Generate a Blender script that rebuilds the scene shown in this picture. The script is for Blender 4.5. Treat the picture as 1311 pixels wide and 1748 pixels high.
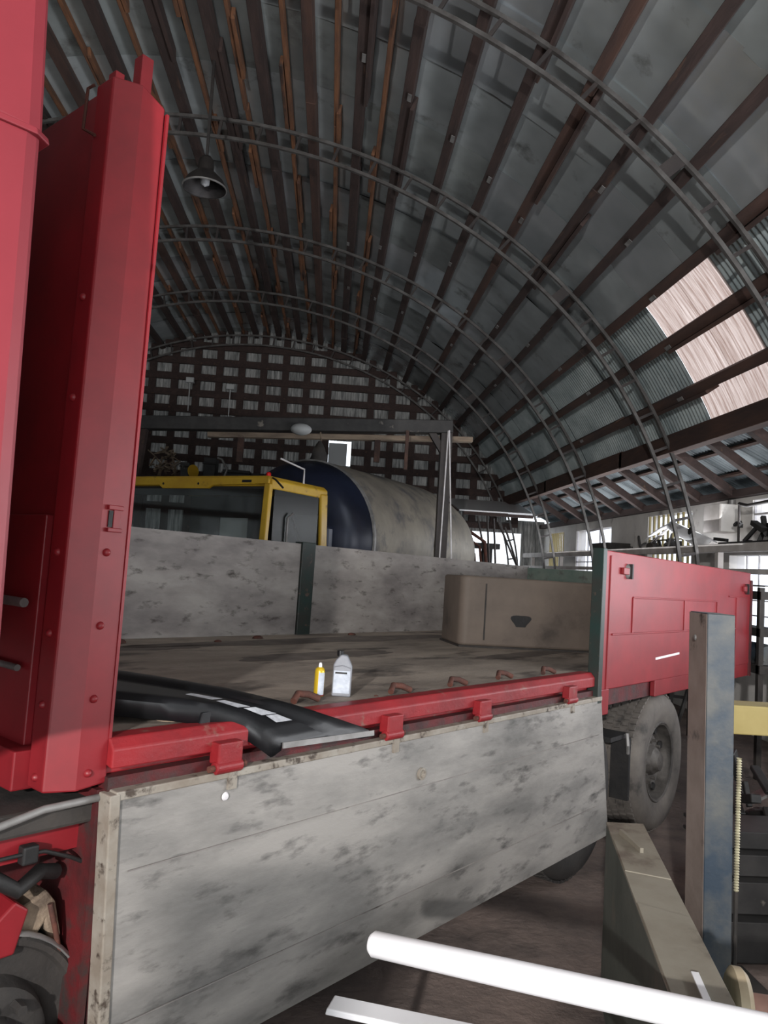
import bpy, bmesh, math, random
from math import sin, cos, tan, pi, radians, degrees, atan, atan2, hypot, sqrt
from mathutils import Vector, Matrix, noise
random.seed(7)
for o in list(bpy.data.objects): bpy.data.objects.remove(o)
SC = bpy.context.scene
COL = SC.collection
# ------------------------------------------------------------------ camera
f = 1300.; cx, cy = 655.5, 874.; H = 1.85
ROLL = .0576; HY = 966.; YAW = radians(3.85)
r_ = atan(ROLL); PIT = atan((HY-cy)*cos(r_)/f)
F0 = Vector((sin(YAW), cos(YAW), 0)); R0 = Vector((cos(YAW), -sin(YAW), 0)); U0 = Vector((0, 0, 1))
FW = F0*cos(PIT)+U0*sin(PIT); UU = U0*cos(PIT)-F0*sin(PIT)
CR = R0*cos(r_)+UU*sin(r_); CU = UU*cos(r_)-R0*sin(r_)
CP = Vector((0, 0, H))
cam = bpy.data.objects.new('camera', bpy.data.cameras.new('camera')); COL.objects.link(cam)
M = Matrix((CR, CU, -FW)).transposed().to_4x4(); M.translation = CP
cam.matrix_world = M
cam.data.sensor_fit = 'VERTICAL'; cam.data.sensor_height = 36.; cam.data.lens = 36.*f/1748.
cam.data.clip_start = .05; cam.data.clip_end = 200
SC.camera = cam
SC.view_settings.view_transform = 'Standard'; SC.view_settings.look = 'None'
SC.view_settings.gamma = 1; SC.view_settings.exposure = 0.0; SC.view_settings.use_curve_mapping = False
# ------------------------------------------------------------------ world and lights
W = bpy.data.worlds.new('world'); SC.world = W; W.use_nodes = True
W.node_tree.nodes['Background'].inputs[0].default_value = (.86, .93, 1, 1)
W.node_tree.nodes['Background'].inputs[1].default_value = 2.3

def area(name, loc, target, sx, sy, power, color=(1, 1, 1), spread=180):
    l = bpy.data.lights.new(name, 'AREA'); l.shape = 'RECTANGLE'; l.size = sx; l.size_y = sy
    l.energy = power; l.color = color; l.spread = radians(spread)
    o = bpy.data.objects.new(name, l); COL.objects.link(o); o.location = loc
    o.rotation_euler = (Vector(target)-Vector(loc)).to_track_quat('-Z', 'Y').to_euler()
    return o
area('daylight_high_opening', (-1.7, -4.6, 3.15), (1.0, 4, .9), .15, .15, 640, (1, .97, .95))
area('daylight_front_doorway', (0.3, -4.8, 1.9), (0.3, 8, 7.5), 4.4, 3.2, 190, (.94, .98, 1))
area('added_side_light', (5.2, 4.0, 2.0), (2.6, 5.0, 6.0), 6.5, 1.2, 430, (.95, .97, 1))  # added side fill; the windows beside it are made up, out of view
area('daylight_far_windows', (4.9, 12.5, 2.5), (1.0, 12.5, 6.0), 8, .7, 100, (.95, .97, 1))

# ------------------------------------------------------------------ pixel helpers (measured places)
def ray(x, y): return FW+CR*((x-cx)/f)+CU*((cy-y)/f)
def atY(x, y, Y): d = ray(x, y); return CP+d*((Y-CP.y)/d.y)
def atX(x, y, X): d = ray(x, y); return CP+d*((X-CP.x)/d.x)
def atZ(x, y, Z): d = ray(x, y); return CP+d*((Z-CP.z)/d.z)
UT = ray(1728, 1050).normalized(); VT = U0.cross(UT).normalized(); NT = UT.cross(VT)
S = 2.02
TM = Matrix((UT, VT, NT)).transposed().to_4x4(); TM.translation = CP+VT*S-NT*1.85      # flatbed truck frame
TI = TM.inverted()
def TW(X, Y, Z): return TM @ Vector((X, Y, Z))
W0 = -1.6
CO = [7.11757, -0.37924964, -0.02285686, 0.08251351, -0.16433078]
def RR(th): return sum(c*th**i for i, c in enumerate(CO))
def arc(thd, off=0, y=0):
    th = radians(thd); r = RR(th)+off; return Vector((W0+r*sin(th), y, r*cos(th)))

# ------------------------------------------------------------------ mesh helpers
class MB:
    def __init__(s): s.v = []; s.f = []
    def add(s, vs, fs):
        n = len(s.v); s.v += [tuple(v) for v in vs]; s.f += [tuple(i+n for i in q) for q in fs]; return s
    def hexa(s, p): return s.add(p, [(0, 3, 2, 1), (4, 5, 6, 7), (0, 1, 5, 4), (1, 2, 6, 5), (2, 3, 7, 6), (3, 0, 4, 7)])
    def box(s, a, b, M=None):
        (x0, y0, z0), (x1, y1, z1) = a, b
        p = [Vector(q) for q in ((x0, y0, z0), (x1, y0, z0), (x1, y1, z0), (x0, y1, z0), (x0, y0, z1), (x1, y0, z1), (x1, y1, z1), (x0, y1, z1))]
        if M: p = [M @ q for q in p]
        return s.hexa(p)
    def bar(s, a, b, w, h, up=(0, 0, 1), w2=None, h2=None):
        a, b = Vector(a), Vector(b); d = (b-a).normalized(); u = Vector(up)
        if abs(d.dot(u)) > .98: u = Vector((1, 0, 0))
        sx = d.cross(u).normalized(); u = sx.cross(d)
        w2 = w if w2 is None else w2; h2 = h if h2 is None else h2
        p = []
        for c, ww, hh in ((a, w, h), (b, w2, h2)):
            p += [c-sx*ww/2-u*hh/2, c+sx*ww/2-u*hh/2, c+sx*ww/2+u*hh/2, c-sx*ww/2+u*hh/2]
        return s.hexa(p)
    def tube(s, path, r, n=8, cap=True):
        path = [Vector(p) for p in path]; rs = r if isinstance(r, (list, tuple)) else [r]*len(path)
        rings = []; prev = None
        for i, p in enumerate(path):
            d = (path[min(i+1, len(path)-1)]-path[max(i-1, 0)]).normalized()
            if prev is None: a = d.orthogonal().normalized()
            else: a = (prev-d*prev.dot(d)).normalized()
            prev = a; b = d.cross(a)
            rings.append([p+(a*cos(2*pi*k/n)+b*sin(2*pi*k/n))*rs[i] for k in range(n)])
        vs = [v for q in rings for v in q]; fs = []
        for i in range(len(path)-1):
            for k in range(n):
                k2 = (k+1) % n; fs.append((i*n+k, i*n+k2, (i+1)*n+k2, (i+1)*n+k))
        if cap: fs += [tuple(range(n))[::-1], tuple((len(path)-1)*n+k for k in range(n))]
        return s.add(vs, fs)
    def lathe(s, prof, c, axis=(0, 0, 1), n=32, cap=False):
        c = Vector(c); d = Vector(axis).normalized(); a = d.orthogonal().normalized(); b = d.cross(a)
        vs = []; fs = []
        for (r, h) in prof:
            for k in range(n): vs.append(c+d*h+(a*cos(2*pi*k/n)+b*sin(2*pi*k/n))*r)
        for i in range(len(prof)-1):
            for k in range(n):
                k2 = (k+1) % n; fs.append((i*n+k, i*n+k2, (i+1)*n+k2, (i+1)*n+k))
        if cap: fs += [tuple(range(n))[::-1], tuple((len(prof)-1)*n+k for k in range(n))]
        return s.add(vs, fs)
    def prism(s, poly, fn0, fn1):
        n = len(poly); vs = [fn0(*p) for p in poly]+[fn1(*p) for p in poly]
        fs = [tuple(range(n))[::-1], tuple(range(n, 2*n))]+[(i, (i+1) % n, n+(i+1) % n, n+i) for i in range(n)]
        return s.add(vs, fs)
    def grid(s, pts):
        nr, nc = len(pts), len(pts[0]); vs = [p for row in pts for p in row]
        return s.add(vs, [(i*nc+j, i*nc+j+1, (i+1)*nc+j+1, (i+1)*nc+j) for i in range(nr-1) for j in range(nc-1)])
    def build(s, name, mat, parent=None, smooth=False, bevel=0, seg=2, solid=0, recalc=True):
        me = bpy.data.meshes.new(name); me.from_pydata(s.v, [], s.f); me.update()
        if recalc:
            bm = bmesh.new(); bm.from_mesh(me); bmesh.ops.recalc_face_normals(bm, faces=bm.faces); bm.to_mesh(me); bm.free()
        if isinstance(mat, str): mat = MAT[mat]
        me.materials.append(mat)
        o = bpy.data.objects.new(name, me); COL.objects.link(o)
        if smooth:
            for p in me.polygons: p.use_smooth = True
            try: me.set_sharp_from_angle(angle=radians(smooth if smooth > 1 else 40))
            except Exception: pass
        if parent is not None: o.parent = parent
        if solid:
            m = o.modifiers.new('solid', 'SOLIDIFY'); m.thickness = solid; m.offset = 0
        if bevel:
            m = o.modifiers.new('bevel', 'BEVEL'); m.width = bevel; m.segments = seg; m.limit_method = 'ANGLE'
        return o
def tag(o, label, cat, group=None, kind=None):
    o['label'] = label; o['category'] = cat
    if group: o['group'] = group
    if kind: o['kind'] = kind
    return o
def struct(o, label=None):
    o['kind'] = 'structure'
    if label: o['label'] = label
    return o
def empty(name, loc=(0, 0, 0), label=None, cat=None, group=None, M=None):
    o = bpy.data.objects.new(name, None); COL.objects.link(o); o.empty_display_size = .2
    if M is not None: o.matrix_world = M
    else: o.location = loc
    if label: tag(o, label, cat, group)
    return o
def copy_tree(o, parent=None):
    c = o.copy(); COL.objects.link(c)
    if parent: c.parent = parent
    for ch in list(o.children): copy_tree(ch, c)
    return c
def centred(vs_fn, c): return c

# ------------------------------------------------------------------ materials
MAT = {}
def srgb(*c): return tuple(((v/255)/12.92 if v/255 <= .04045 else ((v/255+.055)/1.055)**2.4) for v in c)+(1,)
def mat(name, c1, c2=None, scale=3, stretch=(1, 1, 1), rough=.6, metal=0, bump=0, bscale=None, lo=.35, hi=.65,
        c3=None, s3=12, t3=(.62, .7), coat=0, detail=6, rot=None, rvar=0):
    m = bpy.data.materials.new(name); m.use_nodes = True; nt = m.node_tree; N = nt.nodes; Lk = nt.links
    b = N['Principled BSDF']; b.inputs['Roughness'].default_value = rough; b.inputs['Metallic'].default_value = metal
    b.inputs['Base Color'].default_value = c1
    if coat: b.inputs['Coat Weight'].default_value = coat; b.inputs['Coat Roughness'].default_value = .15
    tc = N.new('ShaderNodeTexCoord'); mp = N.new('ShaderNodeMapping'); mp.inputs['Scale'].default_value = stretch
    if rot: mp.inputs['Rotation'].default_value = rot
    Lk.new(tc.outputs['Object'], mp.inputs[0])
    def nz(sc, det=detail):
        n = N.new('ShaderNodeTexNoise'); n.inputs['Scale'].default_value = sc; n.inputs['Detail'].default_value = det
        n.inputs['Roughness'].default_value = .62
        Lk.new(mp.outputs[0], n.inputs['Vector']); return n
    col = None
    if c2:
        n = nz(scale); rp = N.new('ShaderNodeValToRGB')
        rp.color_ramp.elements[0].position = lo; rp.color_ramp.elements[1].position = hi
        rp.color_ramp.elements[0].color = c1; rp.color_ramp.elements[1].color = c2
        Lk.new(n.outputs[0], rp.inputs[0]); col = rp.outputs[0]
        if rvar:
            mr = N.new('ShaderNodeMapRange'); mr.inputs['To Min'].default_value = rough-rvar; mr.inputs['To Max'].default_value = rough+rvar
            Lk.new(n.outputs[0], mr.inputs['Value']); Lk.new(mr.outputs[0], b.inputs['Roughness'])
    if c3:
        n = nz(s3, 8); mr = N.new('ShaderNodeMapRange'); mr.inputs['From Min'].default_value = t3[0]; mr.inputs['From Max'].default_value = t3[1]
        Lk.new(n.outputs[0], mr.inputs['Value']); mx = N.new('ShaderNodeMix'); mx.data_type = 'RGBA'
        Lk.new(mr.outputs[0], mx.inputs['Factor'])
        if col: Lk.new(col, mx.inputs['A'])
        else: mx.inputs['A'].default_value = c1
        mx.inputs['B'].default_value = c3; col = mx.outputs['Result']
    if col: Lk.new(col, b.inputs['Base Color'])
    if bump:
        n = nz(bscale or scale*4); bp = N.new('ShaderNodeBump'); bp.inputs['Strength'].default_value = bump; bp.inputs['Distance'].default_value = .02
        Lk.new(n.outputs[0], bp.inputs['Height']); Lk.new(bp.outputs[0], b.inputs['Normal'])
    MAT[name] = m; return m
S_ = srgb
mat('red', S_(134, 27, 35), S_(116, 23, 30), 4, rough=.48, c3=S_(120, 40, 40), s3=14, t3=(.66, .74))
mat('red_dirty', S_(142, 29, 35), S_(116, 27, 32), 5, rough=.5, c3=S_(120, 88, 78), s3=9, t3=(.58, .68), bump=.15)
mat('red_dark', S_(92, 20, 24), S_(54, 24, 25), 6, rough=.6, c3=S_(50, 40, 38), s3=9, t3=(.5, .65), bump=.2)
mat('red_cab', S_(136, 42, 52), S_(126, 38, 47), 2, rough=.5)
mat('board', S_(156, 152, 147), S_(116, 114, 111), 2.6, stretch=(.6, 1, 2.0), rough=.5, metal=.1, c3=S_(84, 82, 80), s3=8, t3=(.55, .72), bump=.12, bscale=14, lo=.4, hi=.68)
mat('board_far', S_(150, 145, 140), S_(110, 104, 102), 1.7, stretch=(1, 1, 2.6), rough=.65, c3=S_(66, 60, 56), s3=6, t3=(.57, .7), bump=.12, bscale=12)
mat('board_green', S_(74, 92, 84), S_(100, 108, 100), 4, rough=.6, c3=S_(60, 55, 50), s3=7, t3=(.55, .7))
mat('stake_green', S_(24, 48, 44), S_(40, 42, 38), 6, rough=.5, c3=S_(90, 70, 60), s3=18, t3=(.6, .7))
mat('bed', S_(158, 146, 133), S_(122, 112, 102), 2.0, stretch=(.7, 1.6, 1), rough=.8, c3=S_(76, 68, 62), s3=2.4, t3=(.53, .66), bump=.25, bscale=24)
mat('bed_stain', S_(84, 76, 70), S_(112, 102, 94), 5, rough=.75, bump=.2)
mat('frame_edge', S_(150, 144, 134), S_(126, 116, 104), 8, rough=.6, c3=S_(70, 60, 52), s3=20, t3=(.55, .65))
mat('black_plastic', S_(13, 14, 16), S_(22, 22, 25), 5, rough=.42, bump=.05)
mat('black', S_(20, 20, 21), S_(36, 34, 33), 6, rough=.6, bump=.15)
mat('dirty_black', S_(36, 34, 33), S_(60, 55, 51), 5, rough=.75, bump=.25)
mat('grey_sticker', S_(190, 192, 196), S_(150, 152, 158), 30, rough=.5)
mat('tyre', S_(108, 102, 96), S_(84, 79, 75), 5, rough=.85, bump=.12, c3=S_(52, 50, 48), s3=5, t3=(.58, .72))
mat('tyre_black', S_(40, 38, 38), S_(58, 55, 52), 5, rough=.75, bump=.12)
mat('rim_dirty', S_(92, 88, 84), S_(62, 58, 55), 12, rough=.6, metal=.3, bump=.2)
mat('rim_silver', S_(200, 202, 208), S_(168, 168, 172), 6, rough=.35, metal=.5)
mat('rust', S_(92, 52, 40), S_(62, 40, 34), 14, rough=.85, bump=.3)
mat('ceil_metal', S_(206, 214, 216), S_(176, 184, 186), 1.1, rough=.33, metal=.5, bump=.8, bscale=1.1, rvar=.1, c3=S_(100, 100, 98), s3=2.3, t3=(.58, .75), detail=3)
mat('ceil_metal_dull', S_(176, 184, 184), S_(146, 152, 152), 1.3, rough=.45, metal=.4, bump=.6, bscale=1.4, c3=S_(110, 108, 104), s3=2, t3=(.56, .75), detail=3)
mat('ceil_metal_bright', S_(222, 228, 232), S_(196, 204, 208), .9, rough=.27, metal=.65, bump=.9, bscale=.9, detail=3)
mat('corr_metal', S_(192, 203, 203), S_(146, 158, 160), 1.6, rough=.45, metal=.2, rvar=.08)
mat('corr_dull', S_(122, 132, 136), S_(86, 94, 98), 1.6, rough=.5, metal=.2)
mat('wood_dark', S_(66, 50, 46), S_(46, 36, 34), 3, stretch=(3, .5, 3), rough=.85, bump=.3, c3=S_(92, 68, 56), s3=3, t3=(.6, .75))
mat('wood_orange', S_(124, 82, 54), S_(82, 56, 42), 3, stretch=(3, .5, 3), rough=.85, bump=.3, c3=S_(50, 38, 34), s3=2, t3=(.55, .66))
mat('wood_brown', S_(80, 57, 48), S_(54, 41, 38), 2, stretch=(3, .5, 3), rough=.85, bump=.3)
mat('wood_pale', S_(160, 142, 122), S_(112, 98, 86), 3, stretch=(.6, 3, 3), rough=.8, bump=.2)
mat('truss', S_(98, 96, 94), S_(66, 62, 60), 5, rough=.55, metal=.3)
mat('truss_strut', S_(46, 42, 42), S_(60, 54, 52), 5, rough=.6, metal=.2)
mat('floor', S_(128, 112, 104), S_(96, 85, 80), 1.8, rough=.9, bump=.6, bscale=16, c3=S_(72, 64, 61), s3=1.1, t3=(.5, .65))
mat('plaster', S_(236, 233, 228), S_(214, 210, 205), 1.2, rough=.9, bump=.2, c3=S_(140, 130, 122), s3=2.4, t3=(.6, .75))
mat('white_beam', S_(200, 194, 190), S_(168, 160, 154), 3, rough=.7, bump=.1)
mat('white', S_(246, 246, 248), rough=.3, coat=.2)
mat('white_dirty', S_(225, 222, 224), S_(190, 186, 186), 6, rough=.45)
mat('col_blue', S_(50, 64, 78), S_(92, 93, 91), 2.6, rough=.5, metal=.2, c3=S_(66, 62, 60), s3=4, t3=(.6, .68), bump=.1, lo=.42, hi=.6)
mat('col_brown', S_(150, 136, 128), S_(124, 110, 102), 3, rough=.6, metal=.1, c3=S_(52, 44, 42), s3=5, t3=(.6, .7), bump=.15)
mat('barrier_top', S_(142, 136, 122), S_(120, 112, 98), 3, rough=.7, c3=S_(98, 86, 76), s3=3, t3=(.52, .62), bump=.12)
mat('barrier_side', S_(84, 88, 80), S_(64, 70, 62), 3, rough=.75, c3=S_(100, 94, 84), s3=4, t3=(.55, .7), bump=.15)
mat('screw', S_(196, 190, 160), S_(150, 142, 118), 20, rough=.5, metal=.3)
mat('yellow', S_(206, 166, 40), S_(190, 148, 34), 3, rough=.45, c3=S_(130, 100, 40), s3=8, t3=(.6, .72), coat=.2)
mat('yellow_pale', S_(160, 144, 92), S_(146, 130, 78), 4, rough=.5, c3=S_(150, 130, 90), s3=8, t3=(.62, .72))
mat('beige', S_(190, 176, 148), S_(168, 152, 126), 5, rough=.6)
mat('pink_pipe', S_(176, 138, 124), S_(150, 112, 100), 5, rough=.6)
mat('drum', S_(150, 142, 128), S_(118, 112, 104), 1.6, rough=.6, c3=S_(86, 84, 86), s3=2.2, t3=(.5, .66), metal=.1)
mat('drum_blue', S_(36, 42, 62), S_(22, 26, 40), 1.6, rough=.35, metal=.2)
mat('drum_patch', S_(186, 182, 168), rough=.7)
mat('brown_tank', S_(108, 96, 86), S_(90, 80, 72), 2, rough=.7, bump=.1, c3=S_(66, 58, 52), s3=2.2, t3=(.58, .72))
mat('grey_metal', S_(150, 148, 146), S_(112, 110, 108), 6, rough=.5, metal=.4)
mat('bottle', S_(138, 140, 146), S_(124, 126, 132), 12, rough=.35)
mat('label_white', S_(196, 202, 212), S_(164, 172, 184), 22, rough=.5)
mat('gold', S_(212, 178, 44), rough=.3, metal=.3)
mat('lamp_bell', S_(58, 54, 52), S_(40, 38, 38), 6, rough=.5, metal=.3)
mat('ltgrey', S_(170, 172, 172), rough=.5)
mat('dash', S_(44, 42, 42), rough=.8)
mat('red_lens', S_(200, 20, 20), rough=.3)
mat('sacking', S_(150, 132, 112), S_(96, 82, 70), 9, rough=.9, bump=.4)
mat('channel', S_(62, 60, 59), S_(44, 43, 43), 5, rough=.55, metal=.4, c3=S_(120, 114, 106), s3=5, t3=(.64, .72))
mat('junk_red', S_(96, 34, 36), S_(60, 34, 34), 8, rough=.6)

def glass(name, tint, alpha, rough=.05):
    m = bpy.data.materials.new(name); m.use_nodes = True; nt = m.node_tree; N = nt.nodes
    for n in list(N): N.remove(n)
    out = N.new('ShaderNodeOutputMaterial'); mx = N.new('ShaderNodeMixShader'); t = N.new('ShaderNodeBsdfTransparent')
    t.inputs[0].default_value = tint; g = N.new('ShaderNodeBsdfGlossy'); g.inputs['Roughness'].default_value = rough
    mx.inputs[0].default_value = alpha
    nt.links.new(t.outputs[0], mx.inputs[1]); nt.links.new(g.outputs[0], mx.inputs[2]); nt.links.new(mx.outputs[0], out.inputs[0])
    MAT[name] = m
glass('pane', (.95, .95, .97, 1), .06)
glass('cab_side_glass', (.22, .26, .26, 1), .05, .3)
glass('cab_glass', (.86, .9, .9, 1), .10)

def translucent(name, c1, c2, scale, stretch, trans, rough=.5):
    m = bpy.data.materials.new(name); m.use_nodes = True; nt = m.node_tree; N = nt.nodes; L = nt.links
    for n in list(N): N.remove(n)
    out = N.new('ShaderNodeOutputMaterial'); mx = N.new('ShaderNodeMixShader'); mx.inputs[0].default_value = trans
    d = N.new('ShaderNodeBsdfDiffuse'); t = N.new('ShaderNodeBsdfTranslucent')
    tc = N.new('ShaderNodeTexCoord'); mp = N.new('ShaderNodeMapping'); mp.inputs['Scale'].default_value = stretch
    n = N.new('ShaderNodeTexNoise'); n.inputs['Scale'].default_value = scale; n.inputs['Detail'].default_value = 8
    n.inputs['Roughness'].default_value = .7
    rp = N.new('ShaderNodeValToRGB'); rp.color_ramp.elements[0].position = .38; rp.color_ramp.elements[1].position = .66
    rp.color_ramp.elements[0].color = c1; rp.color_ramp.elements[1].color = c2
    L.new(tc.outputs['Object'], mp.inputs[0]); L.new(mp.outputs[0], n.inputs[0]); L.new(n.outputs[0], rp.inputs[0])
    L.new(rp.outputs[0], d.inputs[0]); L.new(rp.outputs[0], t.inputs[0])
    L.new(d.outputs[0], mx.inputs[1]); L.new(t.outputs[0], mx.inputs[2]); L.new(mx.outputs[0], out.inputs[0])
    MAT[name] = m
translucent('skylight', S_(142, 118, 108), S_(206, 188, 180), 4, (.35, 14, .35), .9)  # streaky dirt; the fine lines also paint in rib shading
translucent('gable_sheet', S_(92, 92, 90), S_(160, 158, 154), 3, (7, 1, .6), .07)

# ================================================================== THE SETTING
YF, YB = -5.0, 19.1
fl = MB(); n = 60
fl.grid([[Vector((-9+17*j/n, YF+(YB+.3-YF)*i/n, 0)) for j in range(n+1)] for i in range(n+1)])
struct(fl.build('floor', 'floor'), 'brown packed earth and concrete floor of the hangar')

# vaulted ceiling : smooth galvanised sheets in bands, slightly overlapping
SH = .42
bands = []; y = YF; k = 0
while y < YB+.3:
    y2 = min(y+1.13, YB+.35); bands.append((y, y2+.03, .008*(k % 2))); y = y2; k += 1
parts_ = [MB(), MB(), MB()]
rs_ = random.Random(21)
ths = [-91, -74, -57, -40.6, -22.5, -4.5, 12.7, 26.1, 35.2, 44.9]
for bi, (a, b, dz) in enumerate(bands):
    for ti in range(len(ths)-1):
        t0, t1 = ths[ti], ths[ti+1]+.25
        ta, tb = rs_.uniform(-.016, .016), rs_.uniform(-.012, .012); px_ = rs_.uniform(0, 50); amp = rs_.choice((.006, .010, .026))
        rows = []; nc = 16
        for i in range(9):
            v_ = i/8; yy = a+(b-a)*v_; row = []
            for j in range(nc+1):
                u_ = j/nc; th = t0+(t1-t0)*u_
                row.append(arc(th, SH+dz+.003*(ti % 2)+ta*(v_-.5)+tb*(u_-.5)+amp*noise.noise(Vector((th*.12+px_, yy*1.5, 3)))+.8*amp*(1-abs(noise.noise(Vector((th*.22, yy*2.6, px_)))*2))**3, yy))
            rows.append(row)
        parts_[rs_.choice((0, 0, 1, 2))].grid(rows)
ce_o = parts_[0].build('ceiling', 'ceil_metal', smooth=40, recalc=False); struct(ce_o, 'vaulted hangar ceiling of dented galvanised sheets')
parts_[1].build('duller_sheets', 'ceil_metal_dull', ce_o, smooth=40, recalc=False)
parts_[2].build('brighter_sheets', 'ceil_metal_bright', ce_o, smooth=40, recalc=False)
osk = MB(); osk.grid([[arc(-91+j*135.7/80, SH+.07, yy) for j in range(81)] for yy in (YF, YB+.35)])  # unseen dark layer added over the sheets to stop light leaks
osk.build('added_leak_skin', 'dirty_black', ce_o, recalc=False)
# corrugated lower bands of the vault on the right
def corr_band(th0, th1, ya, yb, off=SH, amp=.010, pitch=.078, nth=6):
    m = MB(); n = max(2, int((yb-ya)/pitch*6)); rows = []
    for i in range(nth+1):
        th = th0+(th1-th0)*i/nth
        rows.append([arc(th, off+amp*sin(2*pi*(ya+(yb-ya)*j/n)/pitch), ya+(yb-ya)*j/n) for j in range(n+1)])
    return m.grid(rows)
cm = MB()
for i, (ya, yb) in enumerate([(YF, 1.6), (1.5, 4.3), (4.2, 5.95), (5.86, 7.12), (8.56, 9.6), (9.46, 10.8), (10.66, 11.9), (11.76, 13), (12.86, 14.1), (13.96, 15.5), (15.36, 17.1), (16.96, YB+.35)]):
    q = corr_band(44.5, 58.6, ya, yb, SH+.02+.012*(i % 2)); cm.add(q.v, q.f)
struct(cm.build('trim_1', 'corr_metal', smooth=60, recalc=False), 'corrugated grey sheets along the lower right of the vault')
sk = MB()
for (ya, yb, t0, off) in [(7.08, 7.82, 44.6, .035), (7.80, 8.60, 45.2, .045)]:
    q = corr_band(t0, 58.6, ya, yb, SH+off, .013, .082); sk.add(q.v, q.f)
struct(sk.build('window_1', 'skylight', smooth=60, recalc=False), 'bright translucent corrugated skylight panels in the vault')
b_ = MB().box((arc(51, .46).x-.9, 7.82, arc(51, .46).z), (arc(51, .46).x-.9, 7.86, arc(51, .46).z))

# gable wall with corrugated sheet, hatch and low opening
def vault_z(x):
    lo, hi = -92., 92.
    for _ in range(30):
        m_ = (lo+hi)/2
        if arc(m_, SH).x < x: lo = m_
        else: hi = m_
    return max(.05, arc(lo, SH).z)+.05
gw = MB(); x = -8.2; st = .078/4; i = 0
holes = [(-.2, .36, 4.30, 4.92), (3.45, 4.80, 1.15, 2.86)]
while x < 5.4:
    x2 = x+st; y0 = YB+.012*[0, 1, 0, -1][i % 4]; y1 = YB+.012*[1, 0, -1, 0][i % 4]
    zt = vault_z(x) if x < 4.4 else 3.2; xm = (x+x2)/2
    seg = [0]
    for h in holes:
        if h[0] < xm < h[1]: seg += [h[2], h[3]]
    seg.append(zt)
    for k in range(0, len(seg), 2):
        if seg[k+1] > seg[k]: gw.add([(x, y0, seg[k]), (x2, y1, seg[k]), (x2, y1, seg[k+1]), (x, y0, seg[k+1])], [(0, 1, 2, 3)])
    x = x2; i += 1
struct(gw.build('wall_back', 'gable_sheet', smooth=60, recalc=False), 'far gable wall of dusty corrugated sheets')
# studs and girts of the gable
st_ = MB()
k = 0
for k in range(-6, 17):
    x = -4.12+.545*k
    if x > 4.7: continue
    zt = vault_z(x)-.05
    if zt < 3.3 and x > 0: zt = 3.3
    if -.25 < x < .4: continue
    st_.box((x-.085, YB-.13, 3.0 if 3.4 < x < 4.8 else 0), (x+.085, YB-.04, zt))
gi = MB(); z = 3.02
while z < 7.2:
    w_ = 0
    xs = [x*.1 for x in range(-80, 46) if vault_z(x*.1) > z+.1]
    if xs:
        if 4.2 < z < 5.0:
            gi.box((xs[0], YB-.16, z-.085), (-.2, YB-.07, z+.085)); gi.box((.36, YB-.16, z-.085), (xs[-1], YB-.07, z+.085))
        else: gi.box((xs[0], YB-.16, z-.085), (xs[-1], YB-.07, z+.085))
    z += .405
struct(st_.build('trim_2', 'wood_dark'), 'dark upright studs of the far gable')
struct(gi.build('trim_3', 'wood_dark'), 'dark horizontal girts of the far gable')
hb = MB().box((-.2, YB+.02, 4.30), (.26, YB+.04, 4.87))
struct(hb.build('door_1', 'ltgrey'), 'pale hatch leaf standing ajar in the gable opening')
# front wall behind, with a wide doorway left open to daylight
fw = MB()
fw.box((-9, YF-.1, 0), (-2.2, YF, 7.6)); fw.box((2.8, YF-.1, 0), (6, YF, 7.6)); fw.box((-2.2, YF-.1, 3.7), (2.8, YF, 7.6))
struct(fw.build('wall_front', 'corr_metal'), 'front wall with the open hangar doorway')
# right wall with window openings
XW = 5.4
wins = [(.6, 3.0, 1.2, 2.6), (3.8, 6.3, 1.2, 2.6), (7.4, 10.0, 1.10, 2.26), (8.1, 9.45, 2.60, 2.97), (11.1, 12.7, 2.12, 2.95), (14.4, 16.5, 1.5, 2.86), (17.4, 18.6, 1.9, 2.88)]  # first two openings are added out of view to back the side light
ys = sorted({YF, YB}.union(*[{a, b} for a, b, _, _ in wins])); zs = sorted({0, 3.1}.union(*[{c, d} for _, _, c, d in wins]))
rw = MB()
for a, b in zip(ys, ys[1:]):
    for c, d in zip(zs, zs[1:]):
        m_, n_ = (a+b)/2, (c+d)/2
        if any(w[0] < m_ < w[1] and w[2] < n_ < w[3] for w in wins): continue
        rw.box((XW, a, c), (XW+.22, b, d))
struct(rw.build('wall_right', 'plaster'), 'whitewashed block wall along the right side')
for i, (a, b, c, d) in enumerate(wins):
    o = MB().box((XW+.11, a, c), (XW+.12, b, d)).build('window_%d' % (i+2), 'pane'); struct(o, 'overexposed daylight window in the right wall')
    g = MB()
    if i < 3:
        for k in range(1, 9): g.box((XW+.08, a+(b-a)*k/9-.008, c), (XW+.10, a+(b-a)*k/9+.008, d))
        for k in range(1, 6): g.box((XW+.08, a, c+(d-c)*k/6-.008), (XW+.10, b, c+(d-c)*k/6+.008))
        g.build('glazing_bars', 'white_dirty', o)
    else:
        nb = 9 if i in (4, 6) else 3
        for k in range(nb+1):
            yy = a+(b-a)*k/nb; g.box((XW+.02, yy-.014, c), (XW+.05, yy+.014, d))
        g.box((XW+.02, a, (c+d)/2-.012), (XW+.05, b, (c+d)/2+.012))
        g.build('window_bars', 'yellow_pale' if i in (4, 6) else 'white_dirty', o)

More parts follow.
